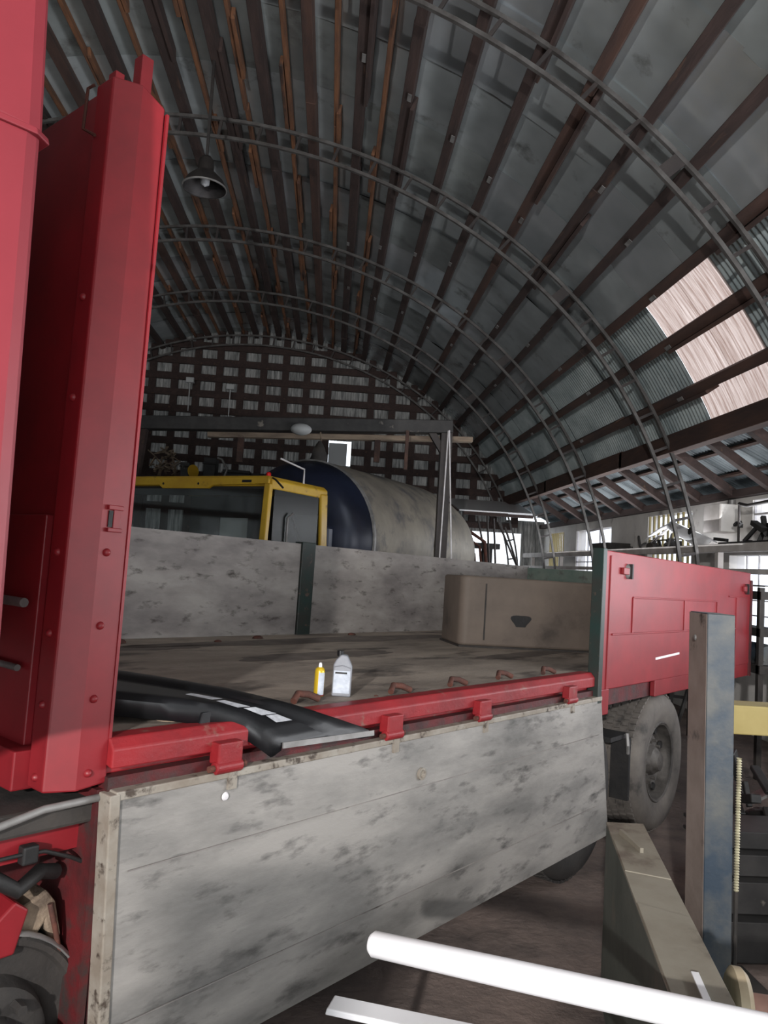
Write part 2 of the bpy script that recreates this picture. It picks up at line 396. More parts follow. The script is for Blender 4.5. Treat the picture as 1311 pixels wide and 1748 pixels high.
# lean-to roof between the vault and the right wall
bm_a = arc(58.2, .33)
e0 = Vector((bm_a.x+.05, 0, bm_a.z+.10)); e1 = Vector((XW+.25, 0, 3.14))
lt = MB(); n = int((YB-YF)/.078*6); rows = []
for i in range(5):
    p = e0.lerp(e1, i/4); rows.append([Vector((p.x, YF+(YB-YF)*j/n, p.z+.012*sin(2*pi*(YF+(YB-YF)*j/n)/.078))) for j in range(n+1)])
struct(lt.grid(rows).build('trim_4', 'corr_dull', smooth=60, recalc=False), 'corrugated lean-to roof sheets above the right wall')
bm_ = MB()
y = YF
while y < YB:
    j_ = random.uniform(-.015, .015); bm_.box((bm_a.x-.07, y, bm_a.z-.15+j_), (bm_a.x+.08, min(y+4.1, YB), bm_a.z+.09+j_)); y += 4.0
struct(bm_.build('trim_5', 'wood_brown', bevel=.006), 'heavy brown eaves beam along the foot of the vault')
wp = MB().box((XW-.12, YF, 3.02), (XW+.02, YB, 3.12))
struct(wp.build('trim_6', 'wood_dark'), 'dark wall plate on top of the right wall')
raf = None
for k, yy in enumerate([5.3, 6.2, 7.05, 7.9, 8.8, 9.7, 10.6, 11.6, 12.6, 13.6, 14.6, 15.7, 16.8]):
    m = MB().bar(e0+Vector((0, yy, -.115)), e1+Vector((-.3, yy+.1, -.075)), .10, .11)
    o = m.build('lean_to_rafter', 'wood_dark', bevel=.004)
    tag(o, 'short dark rafter under the lean-to roof, %s one counted from the right picture edge' % ['nearest', 'second', 'third', 'fourth', 'fifth', 'sixth', 'seventh', 'eighth', 'ninth', 'tenth', 'eleventh', 'twelfth', 'farthest'][k], 'rafter', 'rafters under the lean-to roof')
for k, (t, zoff) in enumerate([(.35, -.03), (.68, -.03)]):
    p = e0.lerp(e1, t); o = MB().box((p.x-.05, YF, p.z-.04), (p.x+.05, YB, p.z-.013)).build('lean_to_batten', 'wood_brown')
    tag(o, ['brown batten under the lean-to sheets, nearer the vault', 'brown batten under the lean-to sheets, nearer the wall'][k], 'batten', 'battens under the lean-to roof')

# purlins along the vault
ordw = ['first', 'second', 'third', 'fourth', 'fifth', 'sixth', 'seventh', 'eighth', 'ninth', 'tenth', 'eleventh', 'twelfth', 'thirteenth', 'fourteenth']
def purlin(th, w, d, matn, label, group, seed, scabs=(), plates=()):
    rnd = random.Random(seed); m = MB(); y = YF+rnd.uniform(-1.5, 0)
    a = arc(th, 0); c = Vector((W0, 0, 0)); rad = (arc(th, 1)-a).normalized(); tan_ = Vector((rad.z, 0, -rad.x))
    def seg(y0, y1, off, ww, dd, r0=SH-.005):
        p = [a+tan_*(off+sx*ww/2)+rad*rr for sx, rr in ((-1, r0-dd), (1, r0-dd), (1, r0), (-1, r0))]
        m.hexa([q+Vector((0, y0, 0)) for q in p]+[q+Vector((0, y1, 0)) for q in p])
    while y < YB:
        L_ = rnd.uniform(3.4, 4.4); off = rnd.uniform(-.012, .012)
        seg(max(y, YF), min(y+L_+.02, YB), off, w*rnd.uniform(.92, 1.05), d*rnd.uniform(.95, 1.04)); y += L_
    for (y0, y1, s_) in scabs: seg(y0, y1, s_*(w/2+.022), .045, d*1.15)
    o = m.build('roof_purlin', matn, bevel=.004, seg=1)
    for (yp, s_) in plates:
        q = MB(); p0 = a+tan_*(s_*w*.25)+rad*(SH-d-.014)
        q.bar(p0+Vector((0, yp, 0)), p0+Vector((0, yp+.13, 0)), .045, .006, up=rad); q.build('nail_plate', 'grey_metal', o)
    tag(o, label, 'purlin', group); return o
majors = [-68, -63.4, -58.9, -54.3, -49.7, -45.1, -40.6, -36, -31.4, -27, -22.5, -18.1, -13.6, -9.1, -4.5, -.2, 3.8, 8.1, 12.7, 17.0, 21.6, 26.1, 30.6, 35.2, 39.8, 44.8, 49.3, 54.2]
for i, th in enumerate(majors):
    side = 'right' if th > 0 else 'left'
    if th < 0: nth = len([t for t in majors if th < t < 0]); 
    else: nth = len([t for t in majors if 0 < t < th])
    nm = ordw[nth] if nth < 14 else ('outermost' if i == 0 else 'second outermost')
    lab = '%s dark wooden purlin to the %s of the vault ridge' % (nm, side)
    pl = [(7.2+((i*37) % 17)*.11, 1), (10.9+((i*23) % 13)*.12, -1), (14.2, 1)] if th > 12 else []
    purlin(th, (.115 if th < 40 else .12), .15, 'wood_brown' if (i % 5 == 2 or th > 42) else 'wood_dark', lab, 'long purlins of the vault', 100+i, [(3+i % 4*1.7, 5+i % 4*1.7, 1)], pl)
minors = [(-15.9, 'left'), (-11.4, 'left'), (-6.8, 'left'), (-2.1, 'left'), (1.6, 'right'), (5.9, 'right'), (10.4, 'right'), (14.8, 'right')]
mo = {-15.9: 'fourth', -11.4: 'third', -6.8: 'second', -2.1: 'first', 1.6: 'first', 5.9: 'second', 10.4: 'third', 14.8: 'fourth'}
for i, (th, side) in enumerate(minors):
    sc = [(5.2+i*.6+k*2.6, 5.9+i*.6+k*2.6+.3*(i % 3), (-1)**(i+k)) for k in range(5)]
    purlin(th, .045, .11, 'wood_orange', '%s thin orange batten to the %s of the vault ridge, short pieces nailed on' % (mo[th], side), 'thin battens near the ridge', 300+i, sc)

# arched lattice trusses
TY = [6.2, 9.4, 12.6, 15.6, 18.75]
tl = ['nearest arched steel lattice truss, crossing the top right corner', 'second nearest arched steel lattice truss, behind the hanging lamp',
      'third arched lattice truss, midway down the hangar', 'fourth arched lattice truss, in front of the one at the gable', 'farthest arched lattice truss, against the gable wall']
for i, ty in enumerate(TY):
    root = empty('arched_truss', (W0, ty, 0), tl[i], 'truss', 'arched lattice trusses of the vault')
    off = Vector((-W0, -ty, 0))
    def chord(o_, t0=-90, t1=90):
        m = MB(); n = 72; rows = []
        for k in range(n+1):
            th = t0+(t1-t0)*k/n; a = arc(th, o_-.02, ty)+off; b = arc(th, o_+.02, ty)+off; e = Vector((0, .02, 0))
            rows.append([a-e, a+e, b+e, b-e, a-e])
        m.grid(rows); m.add(rows[0][:4], [(0, 1, 2, 3)]); m.add(rows[-1][:4], [(3, 2, 1, 0)]); return m
    chord(0).build('lower_chord', 'truss', root); chord(.235).build('upper_chord', 'truss', root)
    k = 0; th = -88.
    wide = [39.8, -39]
    while th < 89:
        ww = .035
        if min(abs(th-w) for w in wide) < 2.0: ww = .13
        a = arc(th, 0, ty)+off; b = arc(th+.3, .235, ty)+off
        MB().bar(a, b, ww, .03, up=(0, 1, 0)).build('strut', 'truss_strut', root); th += 3.95; k += 1

# ================================================================== FLATBED TRUCK
truck = empty('flatbed_truck', label='big red flatbed truck with high front post and one side board let down', cat='truck', M=TM)
ZB = 1.325
MB().box((1.25, .06, ZB-.06), (8.05, 2.37, ZB)).build('bed_floor', 'bed', truck)
# dark oily stains on the bed
for (X_, Y_, a_, b_) in ((4.4, 1.95, 1.9, .16), (3.4, 1.25, .7, .13), (5.2, .75, .8, .09), (2.6, 1.9, .5, .12)):
    c_ = Vector((X_, Y_, ZB+.0015)); rg_ = [c_+Vector((cos(t)*a_*(1+.25*noise.noise(Vector((cos(t)*2, sin(t)*2, X_)))), sin(t)*b_*(1+.5*noise.noise(Vector((cos(t)*3, sin(t)*3, Y_*5)))), 0)) for t in [2*pi*k/40 for k in range(40)]]
    q_ = MB(); q_.add(rg_+[c_], [(k, (k+1) % 40, 40) for k in range(40)]); q_.build('oil_stain', 'bed_stain', truck)
# near edge rail
m = MB()
m.prism([(-.005, ZB), (.075, ZB), (.075, ZB-.11), (.02, ZB-.11), (.02, ZB-.075), (-.03, ZB-.085), (-.03, ZB-.03)], lambda y, z: Vector((1.255, y, z)), lambda y, z: Vector((4.545, y, z)))
m.build('side_rail', 'red_dirty', truck, bevel=.005)
m = MB().box((1.255, -.02, 1.150), (4.56, .03, 1.215)); m.build('lower_rail', 'red_dark', truck)
# hinges on the rail
for xx in (1.66, 2.52, 3.22, 4.17):
    h = empty('hinge'); h.parent = truck; h.location = (xx, 0, 0)
    bpy.data.objects.remove(h)
    q = MB().box((xx-.05, -.07, 1.205), (xx+.05, -.02, 1.275)); q.tube([(xx-.055, -.055, 1.195), (xx+.055, -.055, 1.195)], .022, 10)
    hh = q.build('hinge', 'red_dirty', truck, bevel=.006)
    MB().tube([(xx-.075, -.055, 1.195), (xx+.075, -.055, 1.195)], .011, 8).build('hinge_pin', 'rust', hh)
    MB().box((xx+.005, -.062, 1.12), (xx+.04, -.045, 1.19)).build('hinge_strap', 'frame_edge', hh)
# floor lashing hooks lying along the edge
for xx, yy in ((2.17, .12), (2.72, .08), (3.17, .075), (3.66, .10), (4.13, .08)):
    MB().tube([(xx-.06, yy, ZB+.012), (xx-.02, yy+.02, ZB+.035), (xx+.03, yy+.01, ZB+.03), (xx+.07, yy-.01, ZB+.012)], .014, 8).build('lashing_hook', 'rust', truck, smooth=60)
# lowered side board (inner face out)
X0, X1, Z0, Z1 = 1.262, 4.60, .305, 1.172
m = MB(); nx, nz = 60, 18
fr = [[Vector((X0+(X1-X0)*i/nx+(1-j/nz)*(.04+.15*i/nx), -.052-.006*sin(i/nx*pi)*sin(j/nz*pi), Z0+(Z1-Z0)*j/nz)) for j in range(nz+1)] for i in range(nx+1)]
bk = [[v+Vector((0, .045, 0)) for v in row] for row in fr]
m.grid(fr); m.grid(bk)
for rows in ([fr[0], bk[0]], [fr[-1], bk[-1]], [[r[0] for r in fr], [r[0] for r in bk]], [[r[-1] for r in fr], [r[-1] for r in bk]]): m.grid(rows)
drop = m.build('lowered_side_board', 'board', truck, smooth=40); drop['label'] = 'grey weathered side board hanging open'
MB().bar((X0+.035, -.031, Z0), (X0-.005, -.031, Z1+.004), .034, .062, up=(0, 1, 0)).build('board_end_cap', 'frame_edge', drop, bevel=.004)
MB().box((X0, -.060, Z1-.016), (X1, -.01, Z1+.010)).build('board_top_edge', 'frame_edge', drop, bevel=.004)
for zz in (.52, .95):
    MB().box((X0+.06, -.0595, zz-.0015), (X1-.02, -.055, zz+.0015)).build('board_joint', 'board_far', drop)
MB().lathe([(0, .0), (.014, .0), (.018, .012), (.026, .012), (.026, 0)], (2.73, -.056, 1.005), (0, -1, 0), 18).build('ring_plate', 'frame_edge', drop)
MB().lathe([(.0, .006), (.010, .005), (.014, 0)], (1.66, -.056, 1.10), (0, -1, 0), 18).build('rivet_head', 'white_dirty', drop)
MB().hexa([Vector(v) for v in ((X0+.02, 0, Z0), (X1+.18, 0, Z0), (X1+.18, .03, Z0), (X0+.02, .03, Z0), (X0-.02, 0, Z1), (X1, 0, Z1), (X1, .03, Z1), (X0-.02, .03, Z1))]).build('board_outer_skin', 'red_dark', drop)
# front corner post
PZ0, PZ1 = 1.185, 3.235
pp = [(1.262, 0), (1.168, 0), (1.092, .04), (1.092, .13), (1.262, .13)]
m = MB(); nn = len(pp)
m.prism(pp, lambda x, y: Vector((x, y, PZ0+(.012 if x > 1.2 else 0))), lambda x, y: Vector((x-(0 if x < 1.2 else .012), y, PZ1+(0 if x > 1.2 else .035))))
post = m.build('corner_post', 'red', truck, bevel=.006)
MB().box((1.255, -.003, 1.25), (1.264, .03, 3.22)).build('post_edge_flange', 'red', post)
MB().box((1.175, .03, 3.2), (1.215, .075, 3.385)).build('post_top_stub', 'red', post, bevel=.003)
MB().box((1.105, .05, 3.2), (1.135, .09, 3.30)).build('post_top_lug', 'red', post, bevel=.003)
m = MB().tube([(1.085, .13, 3.27), (1.075, .15, 3.26), (1.072, .15, 3.13), (1.085, .10, 3.10)], .005, 6); m.build('wire_loop', 'rust', post)
def lp(x, y, **k):      # truck-local point seen at a pixel on local plane Y=value
    Y = k['Y']; d = TI.to_3x3() @ ray(x, y); c = TI @ CP; t = (Y-c.y)/d.y; return c+d*t
for (x, y) in ((182, 943), (171, 1068), (160, 1193), (150, 1320)):
    p = lp(x, y, Y=0); MB().lathe([(0, .011), (.006, .010), (.0105, .005), (.012, 0)], p, (0, -1, 0), 14).build('rivet', 'red', post, smooth=60)
for zz in (1.85, 1.62, 1.42, 1.22, 2.6, 2.3):
    MB().lathe([(0, .011), (.006, .010), (.0105, .005), (.012, 0)], (1.092, .085, zz), (-1, 0, 0), 14).build('rivet', 'red', post, smooth=60)
p = lp(193, 885, Y=0)
q = MB().box((p.x-.022, -.012, p.z+.024), (p.x+.026, .002, p.z+.038)); q.box((p.x-.02, -.012, p.z-.040), (p.x+.026, .002, p.z-.028)); q.box((p.x-.002, -.006, p.z-.03), (p.x+.022, .002, p.z+.028))
q.build('latch_bracket', 'red', post, bevel=.002)
MB().box((p.x-.016, -.004, p.z-.026), (p.x-.003, .001, p.z+.022)).build('latch_slot', 'black', post)
# headboard
m = MB().box((1.13, .12, PZ0), (1.245, 2.37, 3.285)); hbd = m.build('headboard', 'red', truck)
MB().box((1.105, .20, 1.2), (1.131, 2.2, 1.96)).build('headboard_plate', 'red', hbd, bevel=.004)
MB().box((1.05, .135, 1.175), (1.13, 2.3, 1.285)).build('cross_member', 'red', hbd, bevel=.005)
for zz, r in ((1.695, .014), (1.505, .010)):
    MB().tube([(1.08, .23, zz), (1.08, 1.2, zz)], r, 10).build('pale_rod', 'grey_metal', hbd, smooth=60)
# far side boards and stake
MB().box((1.25, 2.37, ZB), (4.29, 2.41, 2.045)).build('far_side_board', 'board_far', truck)
MB().box((4.43, 2.37, ZB), (8.03, 2.41, 2.045)).build('far_side_board', 'board_far', truck)
MB().box((4.285, 2.35, ZB-.03), (4.435, 2.44, 2.06)).build('far_stake', 'stake_green', truck, bevel=.006)
MB().box((8.0, .02, ZB), (8.05, 2.41, 2.03)).build('tailgate', 'board_green', truck)
# closed rear side board
m = MB().box((4.60, -.05, 1.215), (8.04, 0, 2.09)); m.box((4.60, -.05, 1.06), (4.72, -.01, 1.22)); m.box((5.55, -.045, 1.10), (8.04, -.005, 1.22))
side = m.build('rear_side_board', 'red', truck, bevel=.006)
MB().box((4.545, -.055, 1.14), (4.598, .02, 2.10)).build('board_end_post', 'stake_green', side, bevel=.004)
def rib(x0, z0, x1, z1, nm='pressed_rib'):
    MB().bar((x0, -.053, z0), (x1, -.053, z1), .014, .012).build(nm, 'red', side, bevel=.003)
for a in ((4.72, 1.56, 7.6, 1.56), (5.05, 1.80, 6.95, 1.80), (5.05, 1.56, 5.05, 1.80), (6.1, 1.56, 6.1, 1.80), (6.95, 1.56, 6.95, 1.80), (7.55, 1.2, 7.55, 1.85), (7.3, 1.85, 7.9, 1.85), (4.66, 1.22, 4.66, 2.06)): rib(*a)
for (x, z, nm) in ((4.95, 1.97, 0), (7.86, 1.93, 1)):
    q = MB().lathe([(0, .02), (.03, .02), (.045, .012), (.05, 0)], (x, -.05, z), (0, -1, 0), 20); q.build('latch', 'red_dark' if nm else 'grey_metal', side, smooth=40)
    MB().box((x-.12, -.075, z-.022), (x-.03, -.05, z+.022)).build('latch_arm', 'red', side, bevel=.004)
    MB().box((x-.01, -.085, z-.05), (x+.012, -.06, z+.05)).build('latch_handle', 'black', side)
MB().box((8.03, -.06, 1.1), (8.09, .04, 2.02)).build('rear_post', 'red_dark', side)
MB().bar((5.52, -.0515, 1.372), (6.02, -.0515, 1.392), .003, .016).build('white_tape', 'white', side)
# chassis
MB().box((-1.5, .72, .80), (8.0, .80, 1.08)).build('chassis_beam', 'red_dark', truck); MB().box((-1.5, 1.6, .80), (8.0, 1.68, 1.08)).build('chassis_beam', 'red_dark', truck)
for xx in (1.6, 2.6, 3.6, 4.8, 5.4, 6.6, 7.8): MB().box((xx-.05, .05, 1.12), (xx+.05, 2.3, 1.262)).build('cross_bearer', 'red_dark', truck)
MB().box((4.6, .0, 1.10), (8.03, .06, 1.21)).build('rear_side_rail', 'red_dark', truck)
# wheels
def wheel(Xc, Zc, Y0, R_, tyre, rim, wdt=.29):
    t = MB(); prof = [(R_*.56, .035), (R_*.60, .012), (R_*.80, 0), (R_*.93, .012), (R_*.985, .05), (R_, .09), (R_, wdt-.09), (R_*.985, wdt-.05), (R_*.93, wdt-.01), (R_*.6, wdt), (R_*.56, wdt-.03)]
    t.lathe(prof, (Xc, Y0, Zc), (0, 1, 0), 56); w_ = t.build('tyre', tyre, truck, smooth=50)
    tr = MB()
    for k in range(64):
        a = 2*pi*k/64
        for (y0, y1, ph) in [(.05+(wdt-.1)*q_/5, .05+(wdt-.1)*(q_+.75)/5, .5*(q_ % 2)) for q_ in range(5)]:
            aa = a+ph*2*pi/64; d = Vector((cos(aa), 0, sin(aa))); tt = Vector((-sin(aa), 0, cos(aa)))
            c = Vector((Xc, Y0, Zc))+d*(R_+.002); p = []
            for dd in (-.004, .010):
                for (sy, s2) in ((y0, -.017), (y1, -.013), (y1, .017), (y0, .013)): p.append(c+d*dd+tt*s2+Vector((0, sy, 0)))
            tr.hexa(p)
    tr.build('tread', tyre, w_)
    r = MB(); rr = R_*.56
    r.lathe([(rr+.012, .02), (rr+.004, .012), (rr-.012, .02), (rr-.02, .05), (rr-.035, .10), (rr*.72, .12), (rr*.66, .10), (rr*.40, .085), (rr*.34, .05), (rr*.30, .045), (rr*.22, .01), (0, .005)], (Xc, Y0, Zc), (0, 1, 0), 48)
    rm = r.build('rim', rim, w_, smooth=35)
    for k in range(10):
        a = 2*pi*k/10; c = Vector((Xc+cos(a)*rr*.52, Y0+.095, Zc+sin(a)*rr*.52))
        MB().lathe([(0, .035), (.011, .035), (.013, 0)], c, (0, -1, 0), 6).build('wheel_nut', rim, rm)
    q = MB()
    for k in range(8):
        a = 2*pi*(k+.5)/8; c = Vector((Xc+cos(a)*rr*.80, Y0+.098, Zc+sin(a)*rr*.80)); q.lathe([(0, .016), (.028, .016), (.030, .0)], c, (0, -1, 0), 12)
    q.build('hand_hole', 'black', rm)
wheel(5.87, .585, 0.0, .505, 'tyre', 'rim_dirty', .38)
wheel(4.50, .575, 0.02, .50, 'tyre_black', 'rim_silver')
for (Xc, Zc) in ((5.87, .585), (4.50, .575)):
    MB().tube([(Xc, .2, Zc), (Xc, 2.2, Zc)], .07, 12).build('axle', 'black', truck)
    MB().lathe([(.3, 0), (.5, .0), (.5, .28), (.3, .28)], (Xc, 2.05, Zc), (0, 1, 0), 40).build('tyre', 'tyre_black', truck, smooth=50)
m = MB().box((5.22, .0, .42), (5.25, .13, .84)); m.box((4.95, .02, .84), (5.25, .40, .87)); m.build('mud_flap', 'black', truck)
MB().tube([(5.17, .0, .88), (5.17, -.01, .80), (5.2, .0, .74)], .012, 8).build('flap_bracket', 'grey_metal', truck)
MB().bar((3.2, .5, .45), (3.2, 2.1, .45), .5, .35).build('spare_wheel_carrier', 'black', truck)
# cab side at the far left
m = MB()
CY = -.37
cabp = [(-1.6, CY), (.70, CY), (.735, CY+.012), (.745, CY+.05), (.745, 2.25), (-1.6, 2.25)]
m.prism(cabp, lambda x, y: Vector((x+.025, y, 1.515)), lambda x, y: Vector((x-.008, y, 2.765)))
cab = m.build('cab_body', 'red_cab', truck, bevel=.01)
m = MB(); m.prism(cabp, lambda x, y: Vector((x-.004, y, 2.765)), lambda x, y: Vector((x-.04, y+.02, 3.6))); m.build('cab_upper_body', 'red_cab', cab, bevel=.008)
m = MB(); m.prism([(-1.6, CY-.008), (.715, CY-.008), (.755, CY+.02), (.755, CY+.4), (-1.6, CY+.4)], lambda x, y: Vector((x-.002, y, 2.757-(.74-x)*.06)), lambda x, y: Vector((x-.006, y, 2.772-(.74-x)*.06))); m.build('drip_lip', 'red_cab', cab, bevel=.003)
# gear under the cab gap: fender strip, panel, hose, brackets and hub
m = MB().tube([(.7, .02, 1.06), (.9, .0, 1.12), (1.08, .0, 1.155), (1.24, .0, 1.158)], .011, 10); m.build('fender_edge', 'grey_metal', truck, smooth=60)
MB().box((.6, .02, 1.085), (1.262, .30, 1.150)).build('fender', 'dirty_black', truck, bevel=.01)
MB().box((.6, .08, 1.00), (1.25, .12, 1.085)).build('under_panel', 'red', truck)
MB().tube([(.75, .05, 1.03), (1.05, .045, 1.03), (1.12, .045, 1.025), (1.20, .05, .99), (1.27, .05, .95)], .006, 8).build('brake_hose', 'black', truck, smooth=60)
MB().box((1.055, .035, 1.0), (1.10, .07, 1.05)).build('hose_clip', 'black', truck, bevel=.006)
MB().box((.5, .28, .1), (1.262, .31, 1.0)).build('under_shield', 'red_dark', truck)
MB().box((1.235, -.0, .30), (1.262, .30, 1.18)).build('end_plate', 'red_dark', truck)
m = MB(); m.prism([(1.075, .76), (1.10, .86), (1.17, .89), (1.20, .85), (1.225, .75), (1.19, .74), (1.17, .80), (1.13, .74)], lambda x, z: Vector((x, .10, z)), lambda x, z: Vector((x, .20, z))); m.build('cast_bracket', 'sacking', truck, bevel=.008)
m = MB(); m.prism([(.98, .83), (1.06, .90), (1.10, .87), (1.07, .76), (1.0, .76)], lambda x, z: Vector((x, .06, z)), lambda x, z: Vector((x, .16, z))); m.build('side_bracket', 'red', truck, bevel=.006)
m = MB().tube([(1.0, .1, .97), (1.06, .06, .93), (1.14, .1, .95), (1.2, .12, .93)], .022, 10); m.build('air_pipe', 'black', truck, smooth=60)
m = MB().tube([(1.17, .08, .86), (1.19, .07, .78), (1.215, .08, .70)], .008, 8); m.build('spring_rod', 'rust', truck, smooth=60)
hub = MB().lathe([(.30, .22), (.30, .06), (.285, .045), (.27, .05), (.262, .07), (.19, .08), (.175, .03), (.16, .02), (.11, .02), (.10, -.01), (.04, -.015), (0, -.015)], (1.0, .02, .52), (0, 1, 0), 48).build('front_wheel_hub', 'dirty_black', truck, smooth=35)
MB().lathe([(.292, .055), (.296, .046), (.304, .055), (.304, .07)], (1.0, .015, .52), (0, 1, 0), 48).build('hub_bright_rim', 'grey_metal', hub, smooth=60)
for k in range(8):
    a = 2*pi*k/8+.2; MB().lathe([(0, .045), (.014, .045), (.017, 0)], (1+cos(a)*.14, .045, .52+sin(a)*.14), (0, -1, 0), 6).build('hub_bolt', 'dirty_black', hub)
MB().lathe([(0, .03), (.015, .025), (.024, 0)], (1.19, .03, .51), (0, -1, 0), 16).build('grease_cap', 'screw', hub, smooth=60)

# ---------------------------------------------------------------- things on the truck bed
def TP(X, Y, Z, rz=0):
    M_ = TM.copy(); M_ = M_ @ Matrix.Translation((X, Y, Z)) @ Matrix.Rotation(rz, 4, 'Z'); return M_
_fw = TI.to_3x3() @ FW; CAMYAW = atan2(_fw.y, _fw.x)   # direction of view in truck frame
# oil bottle: flat front faces the camera
bt = empty('oil_bottle', M=TP(2.43, .165, ZB, CAMYAW+pi/2-pi), label='grey plastic motor oil bottle with pale label standing on the truck bed', cat='bottle')
hw, hd = .046, .028; sh = [(-hw, 0), (hw, 0), (hw+.001, .165), (hw-.004, .182), (.020, .232), (-.010, .236), (-.034, .205), (-hw, .176)]
m = MB(); m.prism(sh, lambda x, z: Vector((x, -hd, z)), lambda x, z: Vector((x, hd, z))); m.build('bottle_body', 'bottle', bt, bevel=.008, seg=3)
MB().lathe([(.016, 0), (.017, .03), (.0, .031)], (-.016, 0, .225), (0, 0, 1), 16).build('bottle_cap', 'black_plastic', bt, smooth=40)
MB().box((-hw+.006, -hd-.0012, .02), (hw-.006, -hd+.002, .145)).build('bottle_label', 'label_white', bt)
MB().box((-hw+.012, -hd-.002, .128), (hw-.022, -hd, .138)).build('label_heading', 'black', bt)
MB().tube([(-hw+.006, -hd-.001, .165), (0, -hd-.003, .176), (hw-.006, -hd-.001, .162)], .003, 6).build('moulded_ridge', 'bottle', bt)
bt.scale = (.86, .86, .74)
cn = empty('spray_can', M=TP(2.345, .215, ZB, CAMYAW+pi/2-pi), label='small yellow and white spray can left of the grey bottle on the truck bed', cat='spray can')
MB().lathe([(0, 0), (.017, 0), (.017, .118), (.015, .130), (.009, .138), (.0, .139)], (0, 0, 0), (0, 0, 1), 20).build('can_body', 'gold', cn, smooth=40)
m = MB(); m.grid([[Vector((sin(a)*.0175, -cos(a)*.0175, z)) for a in [radians(-8+k*10) for k in range(9)]] for z in (.008, .114)]); m.build('can_label', 'label_white', cn, smooth=60)
MB().lathe([(.0165, .0), (.0178, .003), (.0178, .008)], (0, 0, 0), (0, 0, 1), 20).build('can_base_ring', 'red', cn)
MB().lathe([(.006, 0), (.006, .012), (.004, .022), (0, .023)], (0, 0, .137), (0, 0, 1), 12).build('spray_nozzle', 'white', cn, smooth=50)
cn.scale = (1.25, 1.25, .86)
# big brown box tank
p0 = Vector((5.0, 1.29, 0)); p1 = Vector((5.86, .585, 0)); dx = (p1-p0).normalized(); ang = atan2(dx.y, dx.x)
bx = empty('box_tank', M=TP(p0.x, p0.y, ZB, ang), label='large brown rounded box tank with a dark stain standing on the truck bed', cat='tank')
m = MB(); L_ = 1.35; D_ = .55; r0 = .07; poly = []
for (cx_, cy_, a0) in ((r0, r0, 180), (L_-r0, r0, 270), (L_-r0, D_-r0, 0), (r0, D_-r0, 90)):
    for k in range(6): a = radians(a0+k*18); poly.append((cx_+r0*cos(a), cy_+r0*sin(a)))
m.prism(poly, lambda x, y: Vector((x, y, .012)), lambda x, y: Vector((x, y, .555))); m.build('tank_body', 'brown_tank', bx, smooth=40, bevel=.02, seg=3)
st = MB(); cpt = Vector((.50, -.0015, .22)); ring = [cpt+Vector((cos(a)*.075*(1+.3*sin(3*a)), 0, sin(a)*.06*(1+.25*cos(2*a)))) for a in [2*pi*k/24 for k in range(24)]]
st.add(ring+[cpt], [(k, (k+1) % 24, 24) for k in range(24)]); st.build('oil_stain', 'black', bx)
MB().box((.0, .0, 0), (L_, D_, .014)).build('tank_base', 'dirty_black', bx)
MB().bar((.20, -.002, .5), (.20, -.002, .06), .012, .006, up=(0, 1, 0)).build('seam_strap', 'dirty_black', bx)
# black bumper piece across the bed edge
bar = empty('bumper_piece', M=TP(2.0, -.02, ZB), label='long black plastic bumper piece lying over the edge of the truck bed', cat='bumper')
def bl(X, Y, Z): return Vector((X-2.0, Y+.02, Z-ZB))
NP = [bl(*p) for p in ((1.87, -.078, 1.238), (1.83, -.07, 1.254), (1.79, -.05, 1.286), (1.75, -.015, 1.318), (1.62, .03, 1.365), (1.51, .072, 1.385), (1.37, .15, 1.40), (1.22, .36, 1.41))]
FP = [bl(*p) for p in ((2.357, -.078, 1.224), (2.276, -.07, 1.252), (2.178, -.05, 1.286), (2.09, -.012, 1.316), (1.995, .04, 1.346), (1.94, .289, 1.362), (1.85, .56, 1.372), (1.66, 1.0, 1.39))]
def bp_(t, u, h=0):
    t = min(max(t, 0), 1)*7; i_ = min(int(t), 6); k_ = t-i_
    return NP[i_].lerp(NP[i_+1], k_).lerp(FP[i_].lerp(FP[i_+1], k_), u)+Vector((0, 0, h))
prof = [(0, -.05), (.0, 0), (.05, .014), (.14, .012), (.50, .008), (.52, -.002), (.72, -.002), (.74, .008), (.94, .010), (1.0, .004), (1.0, -.04)]
m = MB(); m.grid([[bp_(i/28, u, h*min(1, .3+i/5)) for u, h in prof] for i in range(29)])
m.build('bumper_shell', 'black_plastic', bar, smooth=50, solid=.01)
m = MB(); m.grid([[bp_(0, u, .012)+Vector((0, -.008, 0)) for u in (0, .25, .5, .75, 1)], [bp_(0, u, -.008)+Vector((0, -.010, 0)) for u in (0, .25, .5, .75, 1)]]); m.build('end_flange', 'grey_metal', bar, solid=.005)
q = bp_(.57, .03)
m = MB(); m.hexa([q+Vector(v) for v in ((-.045, -.01, -.066), (-.012, -.01, -.066), (-.012, .02, -.066), (-.045, .02, -.066), (-.03, -.01, -.005), (.05, -.01, .0), (.05, .02, .0), (-.03, .02, -.005))]); m.build('mounting_leg', 'black_plastic', bar, bevel=.004)
for (t0, t1, u0, u1) in ((.30, .40, .22, .42), (.41, .50, .20, .40), (.51, .60, .18, .34), (.62, .72, .22, .36)):
    m = MB(); m.add([bp_(t, u, .022) for t, u in ((t0, u0), (t0, u1), (t1, u1-.03), (t1, u0+.02))], [(0, 1, 2, 3)]); m.build('sticker', 'grey_sticker', bar)
